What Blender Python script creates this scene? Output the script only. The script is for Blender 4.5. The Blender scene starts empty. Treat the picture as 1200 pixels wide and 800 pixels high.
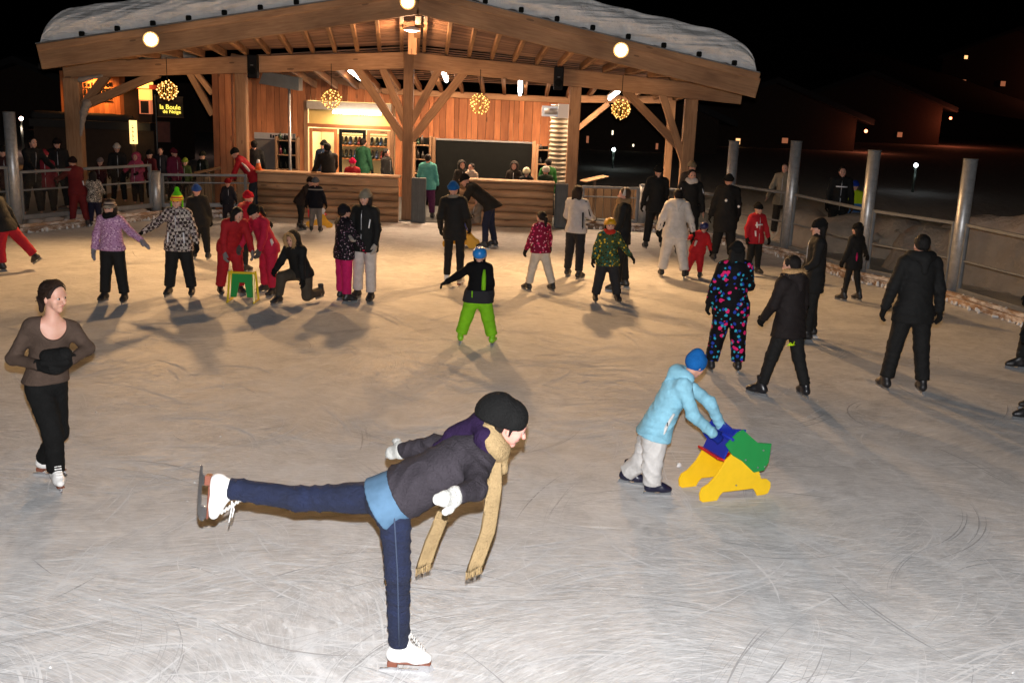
import bpy, bmesh, math, random
import numpy as np
from mathutils import Vector, Matrix

rnd = random.Random(7)
R = math.radians
S = bpy.context.scene
COL = S.collection

# ------------------------------------------------------------------ camera
FPX, CAM_H, PITCH, ROLL = 1234.0, 3.35, R(13.7), R(2.3)
cam_data = bpy.data.cameras.new('camera')
cam_data.sensor_width = 36.0
cam_data.lens = 36.0 * FPX / 1200.0
cam_data.clip_end = 2000
cam = bpy.data.objects.new('camera', cam_data)
COL.objects.link(cam)
cam.matrix_world = (Matrix.Translation((0, 0, CAM_H)) @ Matrix.Rotation(R(90) - PITCH, 4, 'X')
                    @ Matrix.Rotation(ROLL, 4, 'Z'))
S.camera = cam

# ------------------------------------------------------------------ night sky
wd = bpy.data.worlds.new('World')
S.world = wd
wd.use_nodes = True
_sky = wd.node_tree.nodes.new('ShaderNodeTexSky')
_sky.sky_type = 'NISHITA'
_sky.sun_disc = False
_sky.sun_elevation = R(-9)
_sky.sun_rotation = R(200)
_bg = wd.node_tree.nodes['Background']
_bg.inputs['Strength'].default_value = 0.05
wd.node_tree.links.new(_sky.outputs[0], _bg.inputs['Color'])

# ------------------------------------------------------------------ view
S.view_settings.view_transform = 'Standard'
S.view_settings.look = 'None'
S.view_settings.exposure = 0.14
S.view_settings.gamma = 1.0
S.render.engine = 'CYCLES'
S.cycles.use_denoising = True
S.cycles.max_bounces = 6
S.cycles.diffuse_bounces = 3
S.cycles.sample_clamp_indirect = 4.0

def lamp(name, kind, loc, power, color, size=0.1, target=None, angle=None, parent=None, blend=0.6):
    d = bpy.data.lights.new(name, kind)
    d.energy = power
    d.color = color
    if kind == 'AREA':
        d.shape = 'RECTANGLE'
        d.size, d.size_y = size
    else:
        d.shadow_soft_size = size
    if kind == 'SPOT':
        d.spot_size = angle
        d.spot_blend = blend
    o = bpy.data.objects.new(name, d)
    COL.objects.link(o)
    o.location = loc
    if target is not None:
        o.rotation_euler = (Vector(target) - Vector(loc)).to_track_quat('-Z', 'Y').to_euler()
    return o

# the photographer's flash, mounted just above the lens
lamp('camera_flash', 'SPOT', (0.0, 0.06, CAM_H + 0.17), 3700, (1.0, 0.985, 0.99), 0.022,
     target=(0.1, 14.0, 0.6), angle=R(110), blend=0.3)
# the three floodlights fixed along the roof edge of the rink hut, facing the ice
FLOOD = [(-7.45, 21.8, 3.95), (-2.33, 21.8, 4.87), (1.94, 21.8, 4.11)]
for _p in FLOOD:
    lamp('floodlight_beam', 'SPOT', (_p[0], _p[1] - 0.2, _p[2] - 0.02), 1420, (1.0, 0.56, 0.23), 0.15,
         target=(_p[0] * 0.5, _p[1] - 15.0, 0.6), angle=R(168), blend=0.75)

# ------------------------------------------------------------------ picture -> place
def ray(px, py):
    x = (px - 600) / FPX
    y = -(py - 400) / FPX
    c, s = math.cos(ROLL), math.sin(ROLL)
    xr, yr = c * x - s * y, s * x + c * y
    return Vector((xr, math.cos(PITCH) + yr * math.sin(PITCH), -math.sin(PITCH) + yr * math.cos(PITCH)))

def ground(px, py, z=0.0):
    d = ray(px, py)
    return Vector((0, 0, CAM_H)) + d * ((z - CAM_H) / d.z)

def at(px, py, Y):
    d = ray(px, py)
    return Vector((0, 0, CAM_H)) + d * (Y / d.y)
# ------------------------------------------------------------------ materials
def lin(h):
    if not isinstance(h, str):
        return tuple(h) + (1.0,) if len(h) == 3 else tuple(h)
    h = h.lstrip('#')
    v = [int(h[i:i + 2], 16) / 255 for i in (0, 2, 4)]
    return tuple(c / 12.92 if c <= 0.04045 else ((c + 0.055) / 1.055) ** 2.4 for c in v) + (1.0,)

class NT:
    def __init__(self, name):
        self.m = bpy.data.materials.new(name)
        self.m.use_nodes = True
        self.t = self.m.node_tree
        self.bsdf = self.t.nodes['Principled BSDF']
    def n(self, kind, **kw):
        nd = self.t.nodes.new('ShaderNode' + kind)
        for k, v in kw.items():
            if k[0] == '_':
                setattr(nd, k[1:], v)
            else:
                nd.inputs[k.replace('_', ' ')].default_value = v
        return nd
    def l(self, a, b):
        self.t.links.new(a, b)
    def set(self, **kw):
        for k, v in kw.items():
            self.bsdf.inputs[k.replace('_', ' ')].default_value = v
    def coords(self, kind='Object', scale=(1, 1, 1), rot=(0, 0, 0), src=None):
        mp = self.n('Mapping')
        mp.inputs['Scale'].default_value = scale
        mp.inputs['Rotation'].default_value = rot
        if src is None:
            src = self.n('TexCoord').outputs[kind]
        self.l(src, mp.inputs[0])
        return mp.outputs[0]
    def noise(self, vec, scale, detail=4, rough=0.55, dist=0.0):
        nd = self.n('TexNoise', Scale=scale, Detail=detail, Roughness=rough, Distortion=dist)
        self.l(vec, nd.inputs['Vector'])
        return nd.outputs['Fac']
    def ramp(self, fac, stops, interp='LINEAR'):
        r = self.n('ValToRGB')
        r.color_ramp.interpolation = interp
        e = r.color_ramp.elements
        while len(e) < len(stops):
            e.new(0.5)
        for el, (p, c) in zip(e, stops):
            el.position = p
            el.color = lin(c)
        self.l(fac, r.inputs[0])
        return r.outputs[0]
    def mix(self, fac, a, b, mode='MIX'):
        m = self.n('MixRGB', _blend_type=mode)
        for i, v in ((0, fac), (1, a), (2, b)):
            if isinstance(v, (int, float)):
                m.inputs[i].default_value = v
            elif isinstance(v, (tuple, str)):
                m.inputs[i].default_value = lin(v)
            else:
                self.l(v, m.inputs[i])
        return m.outputs[0]
    def math(self, op, a, b=0.0):
        m = self.n('Math', _operation=op)
        for i, v in ((0, a), (1, b)):
            if isinstance(v, (int, float)):
                m.inputs[i].default_value = v
            else:
                self.l(v, m.inputs[i])
        return m.outputs[0]
    def bump(self, h, strength=0.3, dist=0.01):
        b = self.n('Bump', Strength=strength, Distance=dist)
        self.l(h, b.inputs['Height'])
        self.l(b.outputs[0], self.bsdf.inputs['Normal'])
    def base(self, c):
        self.l(c, self.bsdf.inputs['Base Color'])

_cache = {}
def fabric(col, kind='nylon'):
    """jacket and trouser cloth: even colour with faint mottling and crease relief"""
    key = (col, kind)
    if key in _cache:
        return _cache[key]
    t = NT('fabric')
    v = t.coords()
    c = tuple(max(x, 0.013) for x in lin(col))
    d = tuple(x * (0.9 if kind == 'plastic' else 0.72) for x in c[:3])
    n1 = t.noise(v, 9, 5, 0.6)
    t.base(t.ramp(n1, [(0.3, d), (0.7, c)]))
    sc, st = {'nylon': (16, 0.55), 'knit': (85, 0.9), 'fleece': (75, 0.9), 'denim': (320, 0.3),
              'plastic': (60, 0.05)}[kind]
    n2 = t.noise(v, sc, 4, 0.55, 1.6 if kind == 'nylon' else 0.6)
    t.bump(n2, st, {'nylon': 0.014, 'plastic': 0.004, 'denim': 0.006}.get(kind, 0.014))
    t.set(Roughness={'nylon': 0.78, 'plastic': 0.32}.get(kind, 0.95), Specular_IOR_Level={'nylon': 0.22, 'plastic': 0.5}.get(kind, 0.08))
    _cache[key] = t.m
    return t.m

def patterned(ground_col, spots, scale, cover=0.3, mode='dots'):
    """printed cloth"""
    key = (ground_col, tuple(spots), scale, mode)
    if key in _cache:
        return _cache[key]
    t = NT('printed_fabric')
    v = t.coords()
    if mode == 'check':
        ck = t.n('TexChecker', Scale=scale)
        t.l(t.coords(rot=(0.3, 0.2, 0.4)), ck.inputs[0])
        ck.inputs[1].default_value = lin(ground_col)
        ck.inputs[2].default_value = lin(spots[0])
        vo = t.n('TexVoronoi', Scale=scale * 0.8)
        t.l(v, vo.inputs['Vector'])
        sp = t.math('LESS_THAN', vo.outputs['Distance'], cover)
        col = t.mix(sp, ck.outputs[0], spots[1])
    elif mode == 'blotch':
        n = t.noise(v, scale, 2, 0.5, 1.2)
        col = t.ramp(n, [(0.0, ground_col), (0.5 - cover * 0.2, spots[0]), (0.52, ground_col),
                         (0.6, spots[-1])], 'CONSTANT')
    else:
        col = lin(ground_col)
        first = True
        for i, s in enumerate(spots):
            vo = t.n('TexVoronoi', Scale=scale * (1 + 0.23 * i), Randomness=1.0)
            wob = t.n('TexNoise', Scale=scale * 2.2, Detail=1)
            tc = t.coords(rot=(0.4 * i, 0.9 * i, 0.3 * i))
            t.l(tc, wob.inputs['Vector'])
            t.l(tc, vo.inputs['Vector'])
            dd = t.math('ADD', vo.outputs['Distance'], t.math('MULTIPLY', wob.outputs['Fac'], 0.35))
            m = t.math('LESS_THAN', dd, cover + 0.17)
            col = t.mix(m, ground_col if first else col, s)
            first = False
    t.base(col)
    t.bump(t.noise(v, 16, 4, 0.55, 1.6), 0.5, 0.012)
    t.set(Roughness=0.78, Specular_IOR_Level=0.2)
    _cache[key] = t.m
    return t.m

def banded(stops, kind='knit', axis='Z'):
    """cloth in bands along the height of the piece"""
    key = (tuple(stops), kind, axis)
    if key in _cache:
        return _cache[key]
    t = NT('banded_fabric')
    tc = t.n('TexCoord')
    sx = t.n('SeparateXYZ')
    t.l(tc.outputs['Generated'], sx.inputs[0])
    t.base(t.ramp(sx.outputs[axis], stops, 'CONSTANT'))
    t.bump(t.noise(tc.outputs['Object'], 120 if kind == 'knit' else 36, 3), 0.4, 0.008)
    t.set(Roughness=0.85, Specular_IOR_Level=0.15)
    _cache[key] = t.m
    return t.m

def plain(name, col, rough=0.5, metal=0.0, bump=None, var=0.0, vscale=6, spec=0.5):
    key = (name, col, rough, metal, bump, var)
    if key in _cache:
        return _cache[key]
    t = NT(name)
    c = lin(col)
    v = t.coords()
    if var:
        d = tuple(x * (1 - var) for x in c[:3])
        t.base(t.ramp(t.noise(v, vscale, 6, 0.6), [(0.3, d), (0.72, c)]))
    else:
        t.set(Base_Color=c)
    t.set(Roughness=rough, Metallic=metal, Specular_IOR_Level=spec)
    if bump:
        t.bump(t.noise(v, bump[0], 4), bump[1], 0.01)
    _cache[key] = t.m
    return t.m

def glow(name, col, strength):
    t = NT(name)
    t.set(Base_Color=lin(col), Emission_Color=lin(col), Emission_Strength=strength)
    return t.m

def timber(name, a, b, scale=1.0, rough=0.72, frost=False):
    """wood with the grain along the local X axis of the piece"""
    t = NT(name)
    oi = t.n('ObjectInfo')
    tc = t.n('TexCoord')
    off = t.n('VectorMath', _operation='ADD')
    vm = t.n('VectorMath', _operation='SCALE')
    cb = t.n('CombineXYZ')
    for i in range(3):
        t.l(oi.outputs['Random'], cb.inputs[i])
    t.l(cb.outputs[0], vm.inputs[0])
    vm.inputs['Scale'].default_value = 37.0
    t.l(tc.outputs['Object'], off.inputs[0])
    t.l(vm.outputs[0], off.inputs[1])
    v = t.coords(scale=(0.7, 9, 9), src=off.outputs[0])
    g = t.noise(v, 2.2 * scale, 7, 0.62, 0.5)
    v2 = t.coords(scale=(0.5, 1.2, 1.2), src=off.outputs[0])
    big = t.noise(v2, 1.6, 3)
    col = t.ramp(g, [(0.25, a), (0.5, tuple((x + y) / 2 for x, y in zip(lin(a)[:3], lin(b)[:3]))), (0.75, b)])
    shade = t.ramp(big, [(0.3, (0.5, 0.47, 0.45)), (0.7, (1, 1, 1))])
    col = t.mix(1.0, col, shade, 'MULTIPLY')
    tone = t.ramp(oi.outputs['Random'], [(0.0, (0.62, 0.58, 0.55)), (0.5, (0.9, 0.9, 0.9)), (1.0, (1.15, 1.12, 1.1))])
    col = t.mix(1.0, col, tone, 'MULTIPLY')
    vo = t.n('TexVoronoi', Scale=1.1)                       # knots
    t.l(t.coords(scale=(0.9, 3.5, 3.5), src=off.outputs[0]), vo.inputs['Vector'])
    kn = t.math('LESS_THAN', vo.outputs['Distance'], 0.085)
    col = t.mix(t.math('MULTIPLY', kn, 0.6), col, (0.05, 0.022, 0.01))
    if frost:                                              # rime and packed snow stuck in patches
        fr = t.ramp(t.noise(t.coords(scale=(1, 2.5, 2.5), src=off.outputs[0]), 4.5, 7, 0.7), [(0.44, (0, 0, 0)), (0.62, (1, 1, 1))])
        col = t.mix(t.math('MULTIPLY', fr, 0.85), col, (0.66, 0.63, 0.60))
    t.base(col)
    t.bump(g, 0.25, 0.006)
    t.set(Roughness=rough)
    return t.m

MAT = {}
MAT['beam'] = timber('beam_timber', (0.36, 0.185, 0.088), (0.60, 0.355, 0.185), 1.5)
MAT['siding'] = timber('siding_larch', (0.46, 0.15, 0.055), (0.68, 0.275, 0.105), 1.4)
MAT['log'] = timber('counter_log', (0.36, 0.20, 0.10), (0.62, 0.41, 0.24), 1.2)
MAT['soffit'] = timber('soffit_board', (0.34, 0.17, 0.09), (0.52, 0.30, 0.17))
MAT['kerb'] = timber('kerb_plank', (0.22, 0.12, 0.06), (0.42, 0.26, 0.14))
MAT['frosty'] = timber('frosty_kerb_plank', (0.24, 0.14, 0.08), (0.46, 0.30, 0.18), frost=True)
MAT['steel'] = plain('galvanised_steel', (0.56, 0.56, 0.56), 0.40, 0.55, (45, 0.15), 0.35, 14)
MAT['frame'] = plain('grey_painted_frame', (0.20, 0.21, 0.22), 0.55, 0.3, (60, 0.1), 0.3)
MAT['blade'] = plain('blade_steel', (0.75, 0.75, 0.77), 0.22, 1.0)
MAT['black'] = plain('black_plastic', (0.006, 0.006, 0.007), 0.6, 0, (80, 0.1), spec=0.12)
MAT['dark'] = plain('dark_panel', (0.008, 0.009, 0.009), 0.85, 0, (20, 0.05), 0.3, spec=0.05)
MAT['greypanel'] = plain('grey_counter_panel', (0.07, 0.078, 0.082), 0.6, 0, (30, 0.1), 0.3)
MAT['white_boot'] = plain('white_leather', (0.80, 0.79, 0.77), 0.42, 0, (70, 0.12), 0.06)
MAT['black_boot'] = plain('black_boot', (0.018, 0.018, 0.02), 0.42, 0, (60, 0.2), 0.2)
MAT['heel'] = plain('brown_sole', (0.22, 0.07, 0.04), 0.5, 0, None, 0.3)
MAT['lace'] = plain('lace', (0.82, 0.82, 0.8), 0.8)
MAT['eyewhite'] = plain('eye_white', (0.42, 0.38, 0.35), 0.4)
MAT['iris'] = plain('iris', (0.03, 0.018, 0.01), 0.2)
MAT['lips'] = plain('lips', (0.42, 0.13, 0.11), 0.45)
MAT['reflector'] = plain('reflective_tape', (0.92, 0.92, 0.95), 0.3)
MAT['zip'] = plain('zip', (0.4, 0.4, 0.42), 0.35, 0.8)

def _skin(name, c):
    t = NT(name)
    v = t.coords()
    t.base(t.ramp(t.noise(v, 14, 4), [(0.3, tuple(x * f for x, f in zip(c, (0.92, 0.8, 0.78)))), (0.7, c)]))
    t.set(Roughness=0.5, Subsurface_Weight=0.12, Subsurface_Radius=(0.012, 0.004, 0.002))
    t.bump(t.noise(v, 160, 2), 0.05, 0.003)
    return t.m
MAT['skin'] = _skin('skin', (0.60, 0.34, 0.25))
MAT['skin_pink'] = _skin('skin_flushed', (0.66, 0.33, 0.27))

def hair_mat(col):
    key = ('hair', col)
    if key not in _cache:
        t = NT('hair')
        v = t.coords(scale=(1, 1, 0.18))
        n = t.noise(v, 110, 4, 0.6)
        c = lin(col)
        t.base(t.ramp(n, [(0.3, tuple(x * 0.4 for x in c[:3])), (0.7, c)]))
        t.bump(n, 1.0, 0.012)
        t.set(Roughness=0.66, Specular_IOR_Level=0.3)
        _cache[key] = t.m
    return _cache[key]

def _ice():
    t = NT('rink_ice')
    v = t.coords()
    wet = t.noise(v, 0.35, 5, 0.6)
    frost = t.noise(v, 2.6, 7, 0.66, 0.8)
    # skate scrapes: noise drawn out along several headings, warped so that they curve
    warp = t.n('TexNoise', Scale=0.16, Detail=2)
    t.l(v, warp.inputs['Vector'])
    wv = t.n('VectorMath', _operation='MULTIPLY_ADD')
    t.l(warp.outputs['Color'], wv.inputs[0])
    wv.inputs[1].default_value = (5.5, 5.5, 0)
    t.l(v, wv.inputs[2])
    streak = None
    for ang, sx, sy, sc in ((3, 1.1, 7, 0.9), (-19, 2.0, 13, 1.2), (26, 1.8, 12, 1.4), (9, 4.5, 30, 1.2), (74, 2.4, 14, 1.1), (-58, 2.6, 15, 1.2), (118, 5.0, 30, 1.3)):
        sv = t.coords(scale=(sx, sy, 1), rot=(0, 0, R(ang)), src=wv.outputs[0])
        s = t.ramp(t.noise(sv, 2.0 * sc, 5, 0.7), [(0.50, (0, 0, 0)), (0.68, (1, 1, 1))])
        mask = t.ramp(t.noise(t.coords(rot=(0.2, 0, R(ang * 3))), 0.8, 3), [(0.36, (0.12, 0.12, 0.12)), (0.62, (1, 1, 1))])
        s = t.mix(1.0, s, mask, 'MULTIPLY')
        streak = s if streak is None else t.mix(1.0, streak, s, 'LIGHTEN')
    base = t.ramp(frost, [(0.28, (0.36, 0.365, 0.37)), (0.5, (0.51, 0.51, 0.51)), (0.72, (0.68, 0.68, 0.675))])
    base = t.mix(t.ramp(wet, [(0.35, (0.4, 0.4, 0.4)), (0.6, (0, 0, 0))]), base, (0.34, 0.345, 0.35))
    col = t.mix(t.math('MULTIPLY', streak, 0.85), base, (0.86, 0.86, 0.86))
    t.base(col)
    rg = t.ramp(streak, [(0.0, (0.48, 0.48, 0.48)), (1.0, (0.8, 0.8, 0.8))])
    t.l(rg, t.bsdf.inputs['Roughness'])
    h = t.math('ADD', t.math('MULTIPLY', streak, 0.5), t.math('MULTIPLY', frost, 0.7))
    t.bump(h, 0.6, 0.012)
    t.set(IOR=1.31, Specular_IOR_Level=0.28)
    return t.m
MAT['ice'] = _ice()
MAT['scrape'] = plain('skate_shavings', (0.74, 0.74, 0.74), 0.95, 0, None, 0.22, 9)
MAT['scrape'].node_tree.nodes['Principled BSDF'].inputs['Specular IOR Level'].default_value = 0.0
MAT['groove'] = plain('wet_skate_groove', (0.40, 0.40, 0.405), 0.6, 0, None, 0.15, 9)
MAT['groove'].node_tree.nodes['Principled BSDF'].inputs['Specular IOR Level'].default_value = 0.1

def _snow(name, c, lay=False):
    t = NT(name)
    v = t.coords()
    n = t.noise(v, 3.5, 8, 0.6)
    d = tuple(x * 0.8 for x in c)
    t.base(t.ramp(n, [(0.3, d), (0.65, c)]))
    h = n
    if lay:
        s = t.noise(t.coords(scale=(0.25, 0.6, 11)), 1.3, 4, 0.6)
        h = t.math('ADD', t.math('MULTIPLY', s, 0.7), n)
    t.bump(h, 0.9, 0.10)
    t.set(Roughness=0.85)
    return t.m
MAT['snow'] = _snow('packed_snow', (0.78, 0.77, 0.76))
MAT['roof_snow'] = _snow('layered_roof_snow', (0.90, 0.885, 0.865), True)
MAT['bank'] = _snow('dirty_snow_bank', (0.42, 0.34, 0.28))
MAT['ground'] = _snow('trodden_snow', (0.42, 0.40, 0.38))

def _glass():
    t = NT('fence_glass')
    out = t.t.nodes['Material Output']
    tr = t.n('BsdfTransparent')
    tr.inputs[0].default_value = (0.92, 0.93, 0.925, 1)
    gl = t.n('BsdfGlossy', Roughness=0.06)
    fr = t.n('Fresnel', IOR=1.35)
    mx = t.n('MixShader')
    geo = t.n('NewGeometry')
    t.l(t.math('MULTIPLY', fr.outputs[0], t.math('SUBTRACT', 1.0, geo.outputs['Backfacing'])), mx.inputs[0])
    t.l(tr.outputs[0], mx.inputs[1])
    t.l(gl.outputs[0], mx.inputs[2])
    t.l(mx.outputs[0], out.inputs['Surface'])
    return t.m
MAT['glass'] = _glass()
# ------------------------------------------------------------------ building helpers
WM = {}                                   # world matrix of every object built here

def tag(o, label=None, cat=None, group=None, kind=None):
    for k, v in (('label', label), ('category', cat), ('group', group), ('kind', kind)):
        if v:
            o[k] = v
    return o

def put(name, mesh, parent=None, mw=None, mat=None):
    o = bpy.data.objects.new(name, mesh)
    COL.objects.link(o)
    mw = mw if mw is not None else Matrix.Identity(4)
    WM[o.name] = mw.copy()
    if parent is not None:
        o.parent = parent
        o.matrix_basis = WM[parent.name].inverted() @ mw
    else:
        o.matrix_basis = mw
    if mat is not None and mesh is not None:
        if not mesh.materials:
            mesh.materials.append(mat)
        elif mesh.materials[0] != mat:
            o.material_slots[0].link = 'OBJECT'
            o.material_slots[0].material = mat
    return o

def thing(name, loc, label, cat, group=None):
    o = put(name, None, None, Matrix.Translation(Vector(loc)))
    o.empty_display_size = 0.2
    return tag(o, label, cat, group)

def mesh_from(verts, faces, smooth=False, name='mesh'):
    me = bpy.data.meshes.new(name)
    me.from_pydata([tuple(v) for v in verts], [], [tuple(f) for f in faces])
    me.update()
    if smooth:
        me.polygons.foreach_set('use_smooth', [True] * len(me.polygons))
    return me

_boxes = {}
def box_mesh(l, w, h, bev=0.008):
    key = (round(l, 3), round(w, 3), round(h, 3), bev)
    if key not in _boxes:
        bm = bmesh.new()
        bmesh.ops.create_cube(bm, size=1.0)
        bmesh.ops.scale(bm, vec=(l, w, h), verts=bm.verts)
        if bev:
            b = min(bev, 0.3 * min(l, w, h))
            bmesh.ops.bevel(bm, geom=list(bm.edges), offset=b, segments=1, affect='EDGES')
        me = bpy.data.meshes.new('box')
        bm.to_mesh(me)
        bm.free()
        _boxes[key] = me
    return _boxes[key]

def frame_along(a, b, up=(0, 0, 1)):
    a, b = Vector(a), Vector(b)
    x = (b - a).normalized()
    up = Vector(up)
    if abs(x.dot(up)) > 0.995:
        up = Vector((0, 1, 0))
    y = up.cross(x).normalized()
    z = x.cross(y)
    m = Matrix((x, y, z)).transposed().to_4x4()
    return m

def bar(name, a, b, w, h, mat, parent=None, bev=0.01, up=(0, 0, 1)):
    """a squared timber or rail from a to b, w across, h high"""
    a, b = Vector(a), Vector(b)
    me = box_mesh((b - a).length, w, h, bev)
    return put(name, me, parent, Matrix.Translation((a + b) / 2) @ frame_along(a, b, up), mat)

def block(name, lo, hi, mat, parent=None, bev=0.006):
    lo, hi = Vector(lo), Vector(hi)
    d = hi - lo
    # long axis along local X so that wood grain follows it
    if d.z >= d.x and d.z >= d.y:
        return bar(name, ((lo.x + hi.x) / 2, (lo.y + hi.y) / 2, lo.z), ((lo.x + hi.x) / 2, (lo.y + hi.y) / 2, hi.z),
                   d.x, d.y, mat, parent, bev, up=(0, 1, 0))
    if d.y > d.x:
        return bar(name, ((lo.x + hi.x) / 2, lo.y, (lo.z + hi.z) / 2), ((lo.x + hi.x) / 2, hi.y, (lo.z + hi.z) / 2), d.x, d.z, mat, parent, bev)
    return bar(name, (lo.x, (lo.y + hi.y) / 2, (lo.z + hi.z) / 2), (hi.x, (lo.y + hi.y) / 2, (lo.z + hi.z) / 2), d.y, d.z, mat, parent, bev)

def tube_mesh(pts, radii, seg=10, caps=True, squash=None):
    """skin of circular rings along a path"""
    pts = [Vector(p) for p in pts]
    n = len(pts)
    if not hasattr(radii, '__len__'):
        radii = [radii] * n
    V, F = [], []
    prev = None
    for i, p in enumerate(pts):
        t = (pts[min(i + 1, n - 1)] - pts[max(i - 1, 0)]).normalized()
        if prev is None:
            ref = Vector((0, 0, 1)) if abs(t.z) < 0.9 else Vector((1, 0, 0))
            u = t.cross(ref).normalized()
        else:
            u = (prev - t * prev.dot(t)).normalized()
        prev = u
        w = t.cross(u)
        for k in range(seg):
            a = 2 * math.pi * k / seg
            sx, sy = squash if squash else (1, 1)
            V.append(p + u * math.cos(a) * radii[i] * sx + w * math.sin(a) * radii[i] * sy)
    for i in range(n - 1):
        for k in range(seg):
            k2 = (k + 1) % seg
            F.append((i * seg + k, i * seg + k2, (i + 1) * seg + k2, (i + 1) * seg + k))
    if caps:
        F.append(tuple(reversed(range(seg))))
        F.append(tuple(range((n - 1) * seg, n * seg)))
    me = mesh_from(V, F)
    me.polygons.foreach_set('use_smooth', [len(f) == 4 for f in F])
    return me

def tube(name, pts, r, mat, parent=None, seg=10):
    c = Vector(pts[0])
    me = tube_mesh([Vector(p) - c for p in pts], r, seg)
    return put(name, me, parent, Matrix.Translation(c), mat)

def prism_mesh(outline, depth, bev=0.006):
    """outline in local XZ, thickness along local Y"""
    bm = bmesh.new()
    vs = [bm.verts.new((x, -depth / 2, z)) for x, z in outline]
    f = bm.faces.new(vs)
    ext = bmesh.ops.extrude_face_region(bm, geom=[f])
    bmesh.ops.translate(bm, vec=(0, depth, 0), verts=[e for e in ext['geom'] if isinstance(e, bmesh.types.BMVert)])
    bmesh.ops.recalc_face_normals(bm, faces=bm.faces)
    if bev:
        es = [e for e in bm.edges if abs(e.verts[0].co.y - e.verts[1].co.y) < 1e-6]
        bmesh.ops.bevel(bm, geom=es, offset=bev, segments=2, affect='EDGES')
    me = bpy.data.meshes.new('prism')
    bm.to_mesh(me)
    bm.free()
    return me

def text_mesh(s, size, depth=0.004):
    cu = bpy.data.curves.new('lettering', 'FONT')
    cu.body = s
    cu.size = size
    cu.extrude = depth
    cu.align_x = 'CENTER'
    cu.align_y = 'CENTER'
    cu.resolution_u = 3
    o = bpy.data.objects.new('tmp', cu)
    COL.objects.link(o)
    dg = bpy.context.evaluated_depsgraph_get()
    me = bpy.data.meshes.new_from_object(o.evaluated_get(dg))
    bpy.data.objects.remove(o)
    return me

# ------------------------------------------------------------------ smooth solid surfaces (for figures, snow, boots)
_EDGES = [(a, b) for a in range(8) for b in range(8) if a < b and bin(a ^ b).count('1') == 1]
_OFF = np.array([[(i >> 2) & 1, (i >> 1) & 1, i & 1] for i in range(8)])

def surface(fn, lo, hi, h, name='solid'):
    lo = np.array(lo, float)
    n = np.ceil((np.array(hi, float) - lo) / h).astype(int) + 2
    c = 4
    nc = n // c + 2
    ax = [lo[i] + (np.arange(nc[i]) + 0.375) * h * c for i in range(3)]
    P = np.stack(np.meshgrid(*ax, indexing='ij'), -1).reshape(-1, 3)
    Dc = fn(P).reshape(nc)
    D = np.repeat(np.repeat(np.repeat(Dc, c, 0), c, 1), c, 2)
    near = np.abs(D) < h * c * 1.7
    idx = np.argwhere(near)
    D[near] = fn(lo + idx * h)
    s = D < 0
    cnt8 = np.zeros(tuple(np.array(D.shape) - 1), np.int8)
    for o in _OFF:
        cnt8 += s[o[0]:s.shape[0] - 1 + o[0], o[1]:s.shape[1] - 1 + o[1], o[2]:s.shape[2] - 1 + o[2]]
    act = (cnt8 > 0) & (cnt8 < 8)
    ai = np.argwhere(act)
    ids = -np.ones(act.shape, np.int64)
    ids[act] = np.arange(len(ai))
    vals = np.stack([D[ai[:, 0] + o[0], ai[:, 1] + o[1], ai[:, 2] + o[2]] for o in _OFF], 1)
    acc = np.zeros((len(ai), 3))
    k = np.zeros(len(ai))
    for a, b in _EDGES:
        da, db = vals[:, a], vals[:, b]
        cr = (da < 0) != (db < 0)
        t = np.where(cr, da / np.where(cr, da - db, 1), 0)
        acc += np.where(cr[:, None], _OFF[a] + t[:, None] * (_OFF[b] - _OFF[a]), 0)
        k += cr
    V = lo + h * (ai + acc / k[:, None])
    Q = []
    for axis in range(3):
        u, v = (axis + 1) % 3, (axis + 2) % 3
        e = np.zeros(3, int); e[axis] = 1
        sh = np.array(s.shape)
        A = s[tuple(slice(0, sh[i] - e[i]) for i in range(3))]
        B = s[tuple(slice(e[i], sh[i]) for i in range(3))]
        ed = np.argwhere(A != B)
        ok = (ed[:, u] > 0) & (ed[:, v] > 0) & (ed[:, u] < sh[u] - 1) & (ed[:, v] < sh[v] - 1)
        ed = ed[ok]
        du = np.zeros(3, int); du[u] = 1
        dv = np.zeros(3, int); dv[v] = 1
        q = np.stack([ids[tuple((ed - x).T)] for x in (du * 0, du, du + dv, dv)], 1)
        flip = ~A[tuple(ed.T)]
        q[flip] = q[flip][:, ::-1]
        Q.append(q)
    Q = np.concatenate(Q)
    Q = Q[(Q >= 0).all(1)]
    me = bpy.data.meshes.new(name)
    me.vertices.add(len(V))
    me.vertices.foreach_set('co', V.astype(np.float32).ravel())
    me.loops.add(len(Q) * 4)
    me.loops.foreach_set('vertex_index', Q.astype(np.int32).ravel())
    me.polygons.add(len(Q))
    me.polygons.foreach_set('loop_start', np.arange(0, len(Q) * 4, 4, dtype=np.int32))
    me.polygons.foreach_set('use_smooth', np.ones(len(Q), bool))
    me.update(calc_edges=True)
    return me

def vec(v):
    return np.array(v[:], float)

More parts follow.
